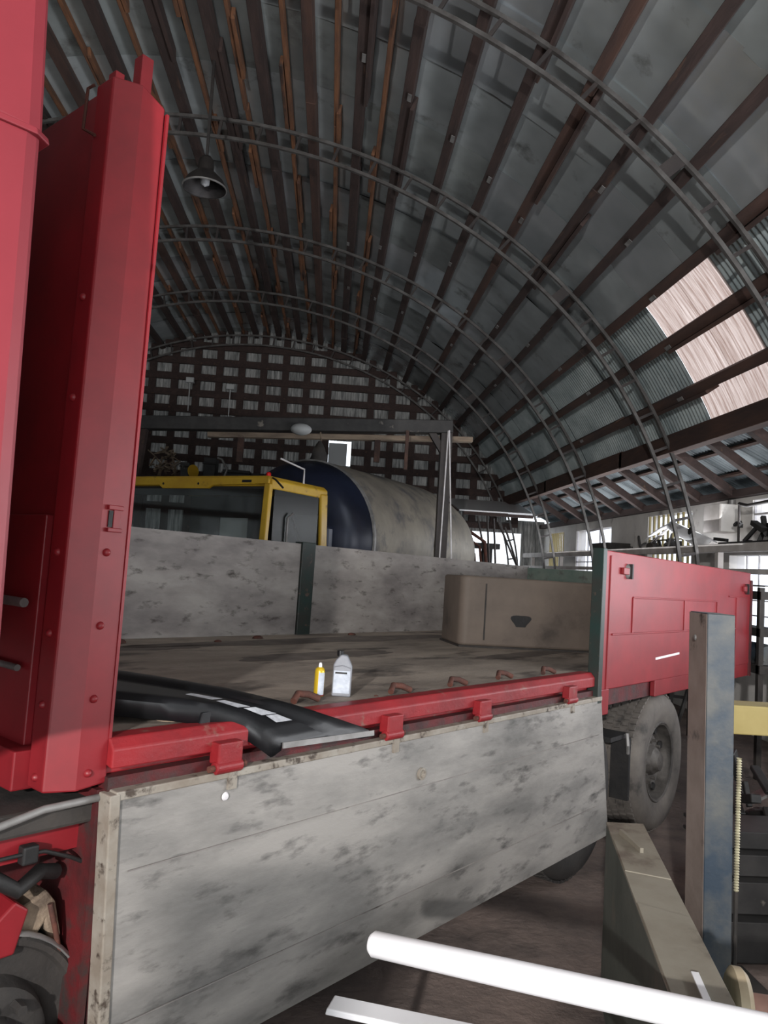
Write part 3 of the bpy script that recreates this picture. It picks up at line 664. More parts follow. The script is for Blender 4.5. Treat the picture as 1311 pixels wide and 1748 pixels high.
# rags and crumbs beyond the bumper
rg = MB(); c = Vector((1.56, .03+.09, ZB))
rows = []
for i in range(9):
    rows.append([c+Vector((.06*cos(2*pi*j/12)*sin(pi*i/16)*(1+.3*noise.noise(Vector((j, i, 1)))), .05*sin(2*pi*j/12)*sin(pi*i/16)*(1+.3*noise.noise(Vector((j, i, 4)))), +.025*cos(pi*i/16)+.002)) for j in range(13)])
rg.v = [];
rg.grid(rows); o = rg.build('rag', 'sacking', smooth=60); o.matrix_world = TM; tag(o, 'crumpled beige rag on the truck bed behind the black bumper piece', 'rag')
for i, (x, y) in enumerate(((200, 1098), (440, 1090), (600, 1084), (642, 1189), (372, 1096))):
    d = TI.to_3x3() @ ray(x, y); c0_ = TI @ CP; t = (ZB-c0_.z)/d.z; p = c0_+d*t
    m = MB(); rr = [.06, .045, .04, .012, .03][i]
    rows = [[Vector((rr*(1+.4*noise.noise(Vector((j*1.3, k, i*7.))))*cos(2*pi*j/9)*sin(pi*k/10), rr*.7*sin(2*pi*j/9)*sin(pi*k/10), rr*.45*cos(pi*k/10)+.002)) for j in range(10)] for k in range(6)]
    m.grid(rows); o = m.build('debris_lump', 'rust', smooth=60); o.matrix_world = TM @ Matrix.Translation(p)
    tag(o, ['dark rusty lump by the far side board, farthest left near the red post', 'dark rusty lump at the foot of the far side board, left of the green stake', 'dark lump at the foot of the far side board, right of the green stake', 'tiny dark lump near the bed edge, right of the grey bottle', 'small rusty lump at the foot of the far side board, midway between post and stake'][i], 'debris')

# ================================================================== YELLOW MIXER TRUCK
ty_ = radians(32); C0 = atY(468, 812, 9.0)
MM = Matrix((Vector((cos(ty_), -sin(ty_), 0)), Vector((sin(ty_), cos(ty_), 0)), U0)).transposed().to_4x4(); MM.translation = Vector((C0.x, C0.y, 0))
mx = empty('mixer_truck', label='yellow truck cab with grey and blue concrete mixer drum behind the flatbed', cat='truck', M=MM)
# local: x to its side (0 = near right corner, negative to the left), y backwards, z up
TH = C0.z
m = MB(); m.box((-2.35, .05, 1.0), (0, 1.25, 1.95)); m.build('cab_lower_body', 'yellow', mx, bevel=.03)
roof = MB(); roof.prism([(-2.35, TH-.06), (-2.30, TH), (-.06, TH), (0, TH-.05), (0, TH-.16), (-.05, TH-.16), (-.06, TH-.13), (-2.35, TH-.13)], lambda x, z: Vector((x, -.02, z)), lambda x, z: Vector((x, 1.2, z-.0))); roof.build('cab_roof', 'yellow', mx, bevel=.02)
vz = MB(); vz.prism([(-2.3, TH-.12), (-1.75, TH-.12), (-1.7, TH-.16), (-.95, TH-.16), (-.88, TH-.12), (-.03, TH-.10), (-.03, TH-.02), (-2.3, TH-.02)], lambda x, z: Vector((x, -.06, z)), lambda x, z: Vector((x, .0, z))); vz.build('roof_visor_band', 'yellow', mx, bevel=.01)
for xx in (-1.68, -1.1): MB().lathe([(0, .004), (.014, .004), (.016, 0)], (xx, -.062, TH-.10), (0, -1, 0), 12).build('band_bolt', 'black', mx)
MB().box((-.42, -.064, TH-.085), (-.28, -.058, TH-.055)).build('band_slot', 'black', mx)
MB().bar((-.045, -.03, TH-.10), (-.035, -.09, 1.9), .085, .07, up=(0, 1, 0)).build('front_pillar', 'yellow', mx, bevel=.012)
MB().bar((-.005, 1.1, TH-.10), (-.005, 1.16, 1.9), .05, .16, up=(0, 1, 0)).build('rear_pillar', 'yellow', mx, bevel=.02)
MB().bar((-2.3, -.03, TH-.10), (-2.32, -.09, 1.9), .085, .07, up=(0, 1, 0)).build('front_pillar', 'yellow', mx, bevel=.012)
MB().box((-2.28, -.02, TH-.24), (-.08, .03, TH-.13)).build('sun_visor', 'dash', mx)
MB().box((-2.26, -.045, 1.92), (-.09, -.035, TH-.16)).build('windscreen', 'cab_glass', mx)
MB().box((-.012, .04, 1.95), (-.006, 1.0, TH-.15)).build('side_window', 'cab_side_glass', mx)
# cab rear wall with rear windows; opaque white panes paint in their daylight
m = MB().box((-2.3, 1.15, 1.0), (-1.75, 1.2, TH-.1)); m.box((-1.25, 1.15, 1.0), (-.62, 1.2, TH-.1)); m.box((-.1, 1.15, 1.0), (0, 1.2, TH-.1)); m.box((-1.75, 1.15, 1.0), (-1.25, 1.2, 2.05)); m.box((-.62, 1.15, 1), (-.1, 1.2, 2.02)); m.box((-1.75, 1.15, 2.4), (-1.25, 1.2, TH-.1)); m.box((-.62, 1.15, 2.46), (-.1, 1.2, TH-.1))
m.build('cab_rear_wall', 'dash', mx)
MB().box((-.62, 1.165, 2.02), (-.1, 1.175, 2.46)).build('rear_window', 'white', mx); MB().box((-1.75, 1.165, 2.05), (-1.25, 1.175, 2.40)).build('rear_window', 'white', mx)
MB().bar((-.5, 1.13, 2.42), (-.30, 1.13, 2.0), .03, .03).build('seat_belt', 'dash', mx)
MB().box((-1.35, .05, 1.9), (-.95, .5, 2.03)).build('dashboard', 'dash', mx)
MB().tube([(.0, -.02, TH-.03), (.10, -.10, TH-.06), (.24, -.14, TH-.16)], .012, 8).build('mirror_arm', 'black', mx)
MB().tube([(.02, .30, 1.85), (.02, .30, 2.36), (.04, .38, 2.42)], .014, 8).build('grab_rail', 'grey_metal', mx)
MB().lathe([(.03, 0), (.03, .03), (.022, .045), (0, .05)], (-.12, .05, TH+.002), (0, 0, 1), 14).build('marker_lamp', 'red_lens', mx, smooth=50)
MB().tube([(.0, .62, TH-.02), (.0, .62, TH+.16), (-.18, .35, TH+.26)], .012, 6).build('antenna', 'white_dirty', mx)
for (yy) in (.6, 5.0, 6.3):
    for xx in (-.35, -2.2): MB().lathe([(.28, 0), (.5, .0), (.52, .05), (.52, .25), (.5, .3), (.28, .3)], (xx, yy, .52), (1, 0, 0), 32).build('tyre', 'tyre_black', mx, smooth=40)
MB().box((-1.8, .9, .75), (-.5, 7.0, 1.0)).build('chassis', 'black', mx)
# drum
DX, DZ = -.95, 2.16
MB().lathe([(.35, 1.55), (.45, 1.58), (.95, 1.68), (1.12, 1.85), (1.18, 2.1)], (DX, 0, DZ), (0, 1, .0), 56).build('drum_front_cone', 'drum_blue', mx, smooth=60)
MB().lathe([(1.18, 2.1), (1.2, 2.4), (1.21, 4.0), (1.20, 5.3)], (DX, 0, DZ), (0, 1, 0), 56).build('drum_shell', 'drum', mx, smooth=60)
MB().lathe([(1.20, 5.3), (1.16, 5.8), (1.06, 6.3), (.92, 6.7), (.74, 7.0), (.66, 7.1)], (DX, 0, DZ), (0, 1, 0), 56).build('drum_rear_cone', 'drum', mx, smooth=60)
MB().lathe([(1.18, 2.08), (1.205, 2.09), (1.205, 2.14), (1.185, 2.15)], (DX, 0, DZ), (0, 1, 0), 56).build('drum_band', 'grey_metal', mx)
MB().lathe([(.66, 7.1), (.72, 7.1), (.72, 7.16), (.64, 7.16)], (DX, 0, DZ), (0, 1, 0), 40).build('drum_mouth_ring', 'rust', mx)
m = MB(); rows = []
for i in range(7):
    s_ = -1+2*i/6; hw_ = .2*sqrt(max(0, 1-s_*s_))
    rows.append([Vector((DX+1.215*cos(radians(2+s_*11)), 4.3+hw_*k, DZ+1.215*sin(radians(2+s_*11)))) for k in (-1, -.33, .33, 1)])
m.grid(rows); m.build('drum_patch', 'drum_patch', mx, smooth=60)
MB().box((DX-.9, 1.32, 1.0), (DX+.9, 1.5, 2.35)).build('water_tank', 'drum_blue', mx, bevel=.05)
m = MB().bar((DX-.5, 6.9, 1.0), (DX-.3, 7.0, 1.5), .08, .08); m.bar((DX+.5, 6.9, 1.0), (DX+.35, 7.0, 1.5), .08, .08); m.build('drum_rear_frame', 'rust', mx)
for k, (x0, z0) in enumerate(((.9, 2.45), (.8, 2.35), (.7, 2.2))):
    MB().tube([(DX+x0-.4, 7.2, z0+.25), (DX+x0, 7.25, z0), (DX+x0+.1, 7.3, z0-.9), (DX+x0-.1, 7.2, .9)], .035-.008*k, 8).build('rear_hose', 'rust', mx, smooth=60)

# ================================================================== GANTRY
GY = 11.6
def sc(x, y): return atY(x, y, GY)
gt = empty('gantry', (0, GY, 0), 'dark gantry frame with long crossbeam spanning above the yellow cab', 'gantry')
def gl(v): return v-Vector((0, GY, 0))
a, b = gl(sc(238, 722)), gl(sc(772, 730))
MB().bar(a, b, .22, .20).build('crossbeam', 'channel', gt, bevel=.01)
pr = gl(sc(762, 738)); MB().bar(Vector((pr.x, 0, 0)), pr, .17, .17).build('post', 'truss_strut', gt)
pl_ = gl(sc(244, 730)); MB().bar(Vector((pl_.x-.35, 0, 0)), pl_, .15, .15).build('post', 'wood_dark', gt)
c = gl(sc(735, 735)); MB().bar(c, gl(sc(758, 775)), .10, .10).build('corner_brace', 'truss_strut', gt)
lb = empty('cross_plank', (0, GY+.35, 0), 'long pale wooden plank fixed just below the gantry crossbeam', 'plank')
def at2(x, y): return atY(x, y, GY+.35)-Vector((0, GY+.35, 0))
MB().bar(at2(355, 742), at2(806, 751), .12, .08).build('plank', 'wood_pale', lb)
for (x, yb) in ((412, 800), (645, 800)): MB().bar(at2(x, 744), at2(x, 744)+Vector((0, 0, -.42)), .12, .09).build('support', 'wood_brown', lb)
for i, (xt, yt, xb, yb) in enumerate(((763, 738, 748, 952), (764, 738, 767, 952))):
    p, q = sc(xt, yt)+Vector((0, -.14-.04*i, 0)), sc(xb, yb)+Vector((0, -.14-.04*i, 0)); q = q+(q-p)*.85; q.z = max(q.z, .02)
    o = MB().tube([p, q], .011, 6).build('hanging_rope', 'white_dirty'); tag(o, ['pale rope hanging from the right end of the gantry, the slanting one', 'pale rope hanging from the right end of the gantry, the upright one'][i], 'rope', 'ropes at the gantry post')
p = atY(694, 738, 11.6); p.y = 11.45; o = MB().bar(p, Vector((p.x, 11.45, p.z-.6)), .05, .05).build('hanging_strut', 'wood_brown'); tag(o, 'thin brown wooden strut hanging below the crossbeam', 'strut')
p = sc(515, 738)+Vector((0, -.26, 0)); m = MB(); rows = [[p+Vector((.16*(1+.4*noise.noise(Vector((j, k, 0.))))*cos(2*pi*j/12)*sin(pi*k/10), .12*sin(2*pi*j/12)*sin(pi*k/10), .09*cos(pi*k/10)*(1+.3*noise.noise(Vector((k, j, 5.)))))) for j in range(13)] for k in range(11)]
o = m.grid(rows).build('plastic_bag', 'ltgrey', smooth=60); tag(o, 'crumpled pale plastic bag hanging under the gantry crossbeam', 'bag')
p = sc(547, 745); rows = [[p+Vector((.13*(1+.5*noise.noise(Vector((j*.9, k*.6, 2.))))*cos(2*pi*j/12)*sin(pi*(k+.5)/11), .1*sin(2*pi*j/12)*sin(pi*(k+.5)/11), -.20-.30*k/5+.30)) for j in range(13)] for k in range(11)]
rows = [[v+Vector((0, -.06, -.18)) for v in r] for r in rows]
o = MB().grid(rows).build('hanging_tarp', 'dirty_black', smooth=60); tag(o, 'dark bundled tarp hanging below the gantry crossbeam, right of the plastic bag', 'tarp')
MB().tube([rows[0][0], sc(547, 738)], .012, 6).build('tie_rope', 'sacking', o)
# loft junk behind the cab roof
LY = 14.2
def lf(x, y): return atY(x, y, LY)
lo_ = MB(); a, b = lf(225, 812), lf(500, 812); o = MB().box((a.x, LY-.3, a.z-.12), (b.x, LY+.9, a.z)).build('loft_platform', 'wood_dark'); tag(o, 'dark wooden storage platform behind the yellow cab roof', 'platform')
for xx in (a.x+.1, b.x-.1): MB().box((xx-.06, LY+.2, 0), (xx+.06, LY+.32, a.z-.12)).build('platform_leg', 'wood_dark', o)
zp = a.z
rnd = random.Random(5)
labs = ['pile of tangled light scrap at the left end of the storage platform']
m = MB()
for k in range(46):
    x_, y_ = rnd.uniform(262, 300), rnd.uniform(768, 806); p = lf(x_, y_)+Vector((0, rnd.uniform(-.2, .2), 0)); p.z = max(p.z, zp+.03)
    d = Vector((rnd.uniform(-1, 1), rnd.uniform(-1, 1), rnd.uniform(-1, 1))).normalized()*rnd.uniform(.05, .13)
    m.bar(p-d, p+d, rnd.uniform(.02, .06), .015)
o = m.build('scrap_pile', 'sacking'); tag(o, labs[0], 'scrap', kind='stuff')
p = lf(334, 778); o = MB().lathe([(0, 0), (.10, .0), (.12, .012), (.12, .03), (0, .035)], Vector((p.x, LY-.2, zp+.13)), (1, -.9, .1), 28).build('yellow_disc', 'yellow'); tag(o, 'small yellow disc standing upright on the storage platform', 'disc')
for i, (x, y, w, h, mt, lab) in enumerate(((360, 780, .22, .42, 'black', 'dark upright box on the storage platform right of the yellow disc'), (318, 786, .16, .3, 'channel', 'grey low crate on the storage platform left of the yellow disc'), (405, 796, .5, .22, 'black', 'low dark bundle on the storage platform near the plank support'), (450, 798, .4, .18, 'dirty_black', 'low dark bundle on the storage platform above the cab marker lamp'))):
    p = lf(x, y); m = MB().box((p.x-w/2, LY-.1, zp), (p.x+w/2, LY+.3, zp+h)); m.box((p.x-w/2-.02, LY-.12, zp+h*.7), (p.x+w/2+.02, LY-.1, zp+h*.78))
    o = m.build('storage_box', mt, bevel=.02); tag(o, lab, 'box')
p = lf(378, 775); o = MB().tube([Vector((p.x+.1, LY-.25, zp+.01)), Vector((p.x+.16, LY-.25, zp+.2)), Vector((p.x+.05, LY-.25, zp+.38)), Vector((p.x-.03, LY-.25, zp+.40))], .022, 8).build('curved_pipe', 'grey_metal', smooth=60); tag(o, 'curved grey pipe leaning on the dark upright box', 'pipe')
# two small lamps up on the gable
for i, (x, y) in enumerate(((324, 648), (393, 660))):
    p = atY(x, y, 18.4); m = MB().box((p.x-.09, 18.4, p.z-.06), (p.x+.09, 18.5, p.z+.06)); m.bar((p.x, 18.45, p.z), (p.x, 18.45, p.z-.75), .02, .02)
    m.bar((p.x, 18.45, p.z), (p.x, 18.95, p.z+.05), .03, .03)
    o = m.build('floodlight', 'ltgrey'); tag(o, ['small pale floodlight high on the gable, the left one', 'small pale floodlight high on the gable, the right one'][i], 'floodlight', 'floodlights on the gable')
# pale canopy near the far right corner
a, b = atY(800, 848, 17.2), atY(900, 846, 17.2)
o = MB().hexa([Vector(v) for v in ((a.x-.3, 16.6, 3.16), (b.x, 16.6, 3.16), (b.x, 16.6, 3.19), (a.x-.3, 16.6, 3.19), (a.x-.3, 18.6, 3.58), (b.x+.1, 18.6, 3.58), (b.x+.1, 18.6, 3.61), (a.x-.3, 18.6, 3.61))]).build('canopy', 'white'); tag(o, 'pale boarded canopy in the far right corner beside the mixer drum', 'canopy')
MB().bar((a.x-.2, 16.62, 3.15), (a.x-.2, 16.62, 0), .05, .05).build('canopy_post', 'truss_strut', o)
MB().bar((a.x-.2, 16.62, 3.12), (b.x, 16.62, 3.12), .08, .07).build('canopy_beam', 'wood_dark', o)
# ladder rack by the corner
for i, (xa, ya, xb, yb) in enumerate(((815, 880, 828, 962), (832, 880, 832, 962), (843, 885, 843, 962), (850, 890, 878, 962), (862, 900, 880, 962))):
    p, q = atY(xa, ya, 15.9-.13*i), atY(xb, yb, 15.9-.13*i); q = p+(q-p)*(p.z/(p.z-q.z))
    o = MB().tube([p, p.lerp(q, .5)+Vector((.05, 0, 0)), q], .022, 6).build('leaning_rod', 'truss_strut'); tag(o, ['first', 'second', 'third', 'fourth', 'fifth'][i]+' dark rod from the left leaning in the bright far right corner', 'rod', 'rods in the far right corner')
p, q = atY(805, 929, 16.1), atY(852, 933, 16.1); o = MB().box((p.x, 16.0, p.z-.08), (q.x, 16.3, p.z+.04)).build('bench_drill', 'black'); MB().box((q.x-.35, 16.05, 0), (q.x-.15, 16.25, p.z-.08)).build('machine_column', 'black', o); tag(o, 'dark machine top standing against the bright opening in the corner', 'machine')

# ================================================================== HANGING LAMP
lpv = atY(349, 322, 8.3)
lamp = empty('hanging_lamp', (lpv.x, lpv.y, lpv.z), 'large dark bell-shaped industrial lamp hanging from the vault', 'lamp')
MB().lathe([(.24, 0), (.235, .01), (.20, .09), (.13, .16), (.085, .20), (.08, .32), (.05, .36), (0, .365)], (0, 0, 0), (0, 0, 1), 36).build('lamp_shade', 'lamp_bell', lamp, smooth=50, solid=.006)
MB().lathe([(.236, -.004), (.246, 0), (.246, .012), (.236, .012)], (0, 0, 0), (0, 0, 1), 36).build('lamp_rim', 'grey_metal', lamp)
MB().lathe([(.232, .004), (.16, -.012), (0, -.02)], (0, 0, 0), (0, 0, 1), 36).build('lamp_glass', 'pane', lamp, smooth=60)
MB().lathe([(0, -.0), (.05, .03), (.055, .1), (.03, .16), (.03, .2)], (0, 0, .02), (0, 0, 1), 16).build('lamp_bulb', 'ltgrey', lamp, smooth=60)
zt = arc(degrees(atan2(lpv.x-W0, lpv.z+.8)), .42).z
MB().bar((0, 0, .36), (0, 0, zt-lpv.z-.1), .03, .03).build('lamp_rod', 'lamp_bell', lamp)

# ================================================================== RIGHT WALL SHELF AND ITS THINGS
SX = 4.80
sh_ = empty('long_shelf', (SX, 12, .015), 'long whitewashed shelf beam on posts running along the right wall', 'shelf')
MB().box((-.05, -5.2, 2.24), (.06, 6.6, 2.34)).build('front_beam', 'white_beam', sh_, bevel=.006)
MB().box((.06, -5.2, 2.29), (.58, 6.6, 2.315)).build('shelf_board', 'white_beam', sh_)
for yy in (-5.0, -2.9, -.8, 1.4, 3.6, 5.8): MB().box((-.03, yy, -.015), (.04, yy+.08, 2.24)).build('shelf_post', 'white_beam', sh_)
MB().box((-.04, -5.2, 1.98), (.03, 6.6, 2.04)).build('lower_rail', 'white_beam', sh_)
# white bumper
def onp(x, y, X=4.95): return atX(x, y, X)
bp = empty('white_bumper', onp(1150, 925), 'white car bumper with a torn end lying on the long shelf', 'bumper')
o0 = bp.location.copy()
pts = [(1172, 898), (1182, 902), (1200, 908), (1218, 920), (1230, 926)]
m = MB(); rows = []
for i, (x, y) in enumerate([(1150, 893), (1160, 896), (1172, 902), (1186, 908), (1200, 914), (1214, 921), (1222, 926)]):
    p = onp(x, y)-o0; h = [.10, .13, .16, .17, .16, .12, .05][i]
    rows.append([p+Vector((.02, 0, .0)), p+Vector((-.05, 0, .02)), p+Vector((-.10, 0, -h*.35)), p+Vector((-.10, 0, -h*.75)), p+Vector((-.03, 0, -h))])
m.grid(rows); m.build('bumper_shell', 'white', bp, smooth=60, solid=.01)
MB().tube([onp(1150, 893)-o0, onp(1130, 902)-o0, onp(1110, 915)-o0, onp(1102, 922)-o0], [.03, .028, .02, .012], 8).build('bumper_arm', 'white', bp, smooth=60)
for k, (x, y) in enumerate(((1112, 922), (1119, 920), (1126, 916))): MB().tube([onp(1146-4*k, 898+k*3)-o0, onp(x, y+3)-o0], [.02, .006], 6).build('torn_strip', 'white_dirty', bp)
MB().lathe([(0, .002), (.05, .002), (.055, 0)], onp(1178, 906, 4.84)-o0, (-1, -.1, .2), 16).build('lamp_hole', 'black', bp)
MB().bar(onp(1150, 897)-o0, Vector((.05, .3, 2.35-o0.z)), .02, .02).build('bumper_bracket', 'grey_metal', bp)
# dark car parts
def junk(name, lab, cat, y0, y1, zb, hgt, seed, mt='black', X=5.12, n=14, wx=.2):
    rnd = random.Random(seed); m = MB()
    m.box((X-wx, y0, zb), (X+wx, y1, zb+hgt*.16))
    for k in range(n):
        yy = rnd.uniform(y0, y1); p = Vector((X+rnd.uniform(-wx, wx), yy, zb+rnd.uniform(.05, hgt*.8)))
        d = Vector((rnd.uniform(-.4, .4), rnd.uniform(-1, 1), rnd.uniform(-.3, .6))).normalized()*rnd.uniform(.1, .3)
        q = p+d; q.z = max(q.z, zb+.05); q.x = min(q.x, X+wx); m.bar(p, q, rnd.uniform(.03, .09), rnd.uniform(.02, .06))
    for k in range(3):
        p = Vector((X+rnd.uniform(-.1, .1), rnd.uniform(y0, y1), zb+hgt*.4)); m.lathe([(0, -.05), (.09, -.05), (.10, 0), (.09, .06), (0, .06)], p, (1, rnd.uniform(-.5, .5), .2), 16)
    o = m.build(name, mt, bevel=.004, seg=1); tag(o, lab, cat); return o
junk('car_subframe', 'black tangled car subframe on the long shelf right of the white bumper', 'car part', 8.1, 9.4, 2.335, .36, 3)
junk('car_part_heap', 'low heap of dark car parts on the shelf behind the white bumper', 'car part', 11.0, 12.8, 2.335, .14, 4, 'dirty_black', 5.24, 12, .11)
p = atX(1170, 910, 5.2)
o = MB().box((5.12, 9.72, 2.56), (5.39, 10.15, 2.93)).build('meter_box', 'plaster', bevel=.01); tag(o, 'pale grey electrical box mounted on the right wall', 'electrical box')
MB().box((5.10, 9.72, 2.56), (5.125, 10.15, 2.93)).build('box_door', 'white_beam', o, bevel=.004)
o = MB().tube([(5.34, 9.86, 2.93), (5.34, 9.86, 3.0)], .05, 12).build('conduit', 'grey_metal', smooth=60); tag(o, 'grey conduit rising from the electrical box to the roof', 'conduit')
o = MB().box((4.92, 13.3, 2.335), (5.35, 14.1, 2.50)).build('shelf_crate', 'dirty_black', bevel=.01); tag(o, 'dark low crate on the long shelf beyond the white bumper', 'crate')
p0_, p1_ = atX(1262, 860, 5.0), atX(1311, 856, 5.0); o = MB().tube([p0_, p0_.lerp(p1_, .3)+Vector((0, 0, -.03)), p1_, p1_+(p1_-p0_)*.8], .022, 8).build('bent_pipe', 'truss_strut', smooth=60); MB().tube([p0_, (p0_.x, p0_.y, 2.34)], .015, 6).build('pipe_stem', 'truss_strut', o); tag(o, 'dark bent pipe on a stem above the car subframe', 'pipe')
# dark rack behind the truck tail at the right edge
rk = empty('parts_rack', (4.25, 8.2, 0), 'dark steel rack with shelves of parts beyond the tail of the red truck', 'rack')
for zz in (1.78, 1.42, 1.06): MB().box((-.03, -1.0, zz-.05), (.27, 1.0, zz+.03)).build('rack_shelf', 'dirty_black', rk)
for yy in (-.98, .93):
    for xx in (-.03, .22): MB().box((xx, yy, 0), (xx+.05, yy+.05, 1.85)).build('rack_post', 'dirty_black', rk)
MB().bar((-.04, .9, 1.75), (-.04, .2, 1.1), .03, .04).build('rack_brace', 'grey_metal', rk)
for i, (y0, y1, hh, lab, mt) in enumerate(((8.2, 8.7, .16, 'grey lump of metal parts on the lowest rack shelf, far end', 'grey_metal'), (7.3, 7.9, .2, 'blue-grey cylinder lump on the lowest rack shelf, near end', 'col_blue'))):
    m = MB().lathe([(0, 0), (.08, .0), (.10, .05), (.10, y1-y0-.05), (.07, y1-y0), (0, y1-y0)], (4.36, y0, 1.095+.10), (0, 1, 0), 20); m.box((4.30, y0, 1.092), (4.42, y1, 1.12)); o = m.build('metal_part', mt, smooth=40); tag(o, lab, 'metal part')
o = MB().lathe([(.02, 0), (.035, 0), (.035, .012), (.02, .012)], (4.3, 7.6, 1.856), (0, 0, 1), 16).build('spanner', 'grey_metal'); MB().bar((4.3, 7.57, 1.862), (4.3, 7.25, 1.862), .025, .01).build('spanner_shaft', 'grey_metal', o); tag(o, 'grey spanner on top of the rack', 'spanner')

# ================================================================== TWO-POST LIFT COLUMN, RIGHT
tL, tM, tR = ray(1173, 1500), ray(1204, 1500), ray(1253, 1500)
Pm = atY(1204, 1500, 3.40); Pl = atY(1173, 1500, 3.60); Pr = atY(1253, 1500, 3.36)
b0 = Vector((Pm.x, Pm.y, 0)); eL = Vector((Pl.x, Pl.y, 0))-b0; eR = Vector((Pr.x, Pr.y, 0))-b0
ztop = atY(1204, 1047, 3.40).z
colr = empty('lift_column', b0, 'tall blue-grey steel lift column at the right with brown side', 'lift column')
lean = Vector((-.035, 0, ztop)); back = eL+eR
def quad(a, b, c, d, z0=0, lean_=lean): pass
m = MB(); base = [Vector((0, 0, 0)), eR, eR+eL, eL]; t_ = [v+lean+Vector((.012, 0, 0)) for v in base]
m.hexa(base+t_); col_ = m.build('column_body', 'col_blue', colr, bevel=.004)
nL = Vector((eL.y, -eL.x, 0)).normalized()*(1 if Vector((eL.y, -eL.x, 0)).dot(Vector((-1, -.3, 0))) > 0 else -1)*.003
m = MB(); q0 = [eL*.0+nL, eL*1.0+nL]; m.hexa([q0[0]-nL*.5, q0[0], q0[1], q0[1]-nL*.5]+[v+lean*.998+Vector((.012, 0, 0)) for v in (q0[0]-nL*.5, q0[0], q0[1], q0[1]-nL*.5)]); m.build('column_side_plate', 'col_brown', colr)
MB().box((-.08, -.12, 0), (.35, .30, .02)).build('base_plate', 'dirty_black', colr)
# threaded screw
ps = atY(1257, 1500, 3.44); zt_ = atY(1257, 1292, 3.44).z; zb_ = atY(1257, 1522, 3.44).z
prof = []; z = zb_
while z < zt_: prof += [(.0075, z), (.0125, z+.006)]; z += .012
MB().lathe(prof, Vector((ps.x, ps.y, 0))-b0, (0, 0, 1), 12).build('threaded_screw', 'screw', colr)
MB().tube([Vector((ps.x, ps.y, 0))-b0, Vector((ps.x, ps.y, zb_))-b0], .010, 8).build('screw_foot', 'dirty_black', colr)
q = atY(1189, 1088, 3.47)-b0; MB().lathe([(0, .006), (.010, .005), (.014, 0)], q+nL*2, nL, 12).build('slot_plate', 'grey_metal', colr)
# yellow arm behind the column
ya0, ya1 = atY(1225, 1222, 3.58), atY(1330, 1228, 3.58)
ar = empty('lift_arm', (ya0.x, 3.58, 0), 'pale yellow lift arm sticking out right of the blue column', 'lift arm')
d_ = ya1-ya0; MB().bar((0, 0, ya0.z), (d_.x+.5, .0, ya0.z-.01), .16, .135).build('arm_beam', 'yellow_pale', ar, bevel=.006)
MB().box((.62, -.05, 0), (.74, .05, ya0.z-.06)).build('arm_leg', 'black', ar)
# long box beam (barrier) running towards the camera
A0, A1 = atZ(1035, 1404, .76), atZ(1098, 1407, .76); B0, B1 = atZ(1137, 1680, .76), atZ(1269, 1744, .76)
dir0 = (B0-A0); dir1 = (B1-A1); C0_ = A0+dir0*1.9; C1_ = A1+dir1*1.75
bo = A0.copy(); bo.z = 0
br = empty('box_beam', bo, 'long green-grey box beam lying from the wheel towards the camera at the right', 'beam')
def lz(v, z): return Vector((v.x, v.y, z))-bo
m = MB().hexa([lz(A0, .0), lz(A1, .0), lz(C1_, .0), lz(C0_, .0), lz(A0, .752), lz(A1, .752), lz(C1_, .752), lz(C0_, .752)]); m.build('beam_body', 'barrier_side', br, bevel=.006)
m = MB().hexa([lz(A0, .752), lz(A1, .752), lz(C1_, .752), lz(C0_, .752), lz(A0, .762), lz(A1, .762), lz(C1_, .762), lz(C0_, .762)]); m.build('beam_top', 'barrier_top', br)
for i, (t0, t1) in enumerate(((.17, .42), (.62, 1.2))):
    pts = [A0+dir0*t0, A1+dir1*t0, A1+dir1*t1, A0+dir0*t1]; c = sum(pts, Vector())/4
    pts = [c+(p-c)*.985 for p in pts]
    m = MB().hexa([lz(p, .758) for p in pts]+[lz(p, .766) for p in pts]); m.build('top_plate', 'barrier_top', br, bevel=.002)
p = atZ(1077, 1437, .77)-bo; MB().bar(p+Vector((0, .11, 0)), p+Vector((0, -.11, 0)), .014, .03).build('lug', 'barrier_top', br)
pa = [atZ(x, y, .775)-bo for x, y in ((1186, 1660), (1200, 1692), (1215, 1725), (1222, 1760))]
m = MB()
for a, b in zip(pa, pa[1:]): m.bar(a, b, .02, .004)
m.build('white_strip', 'white', br)
# flange and pipe right of the beam
p = atZ(1262, 1700, .62); o = empty('pipe_flange', (p.x, p.y, 0), 'beige round flange with pinkish pipe beside the near end of the box beam', 'flange')
ax = Vector((.95, -.25, 0)); MB().lathe([(0, 0), (.085, .0), (.10, .01), (.10, .035), (.085, .05), (0, .05)], (-.03, 0, p.z-.02), ax, 32).build('flange_disc', 'beige', o, smooth=40)
MB().lathe([(.045, .04), (.045, .6)], (-.03, 0, p.z-.03), ax, 24).build('pipe', 'pink_pipe', o, smooth=60)
MB().box((.05, -.06, 0), (.15, .04, p.z-.10)).build('flange_foot', 'dirty_black', o)
MB().box((.05, -.06, p.z-.11), (.15, .04, p.z-.06)).build('pipe_saddle', 'dirty_black', o)
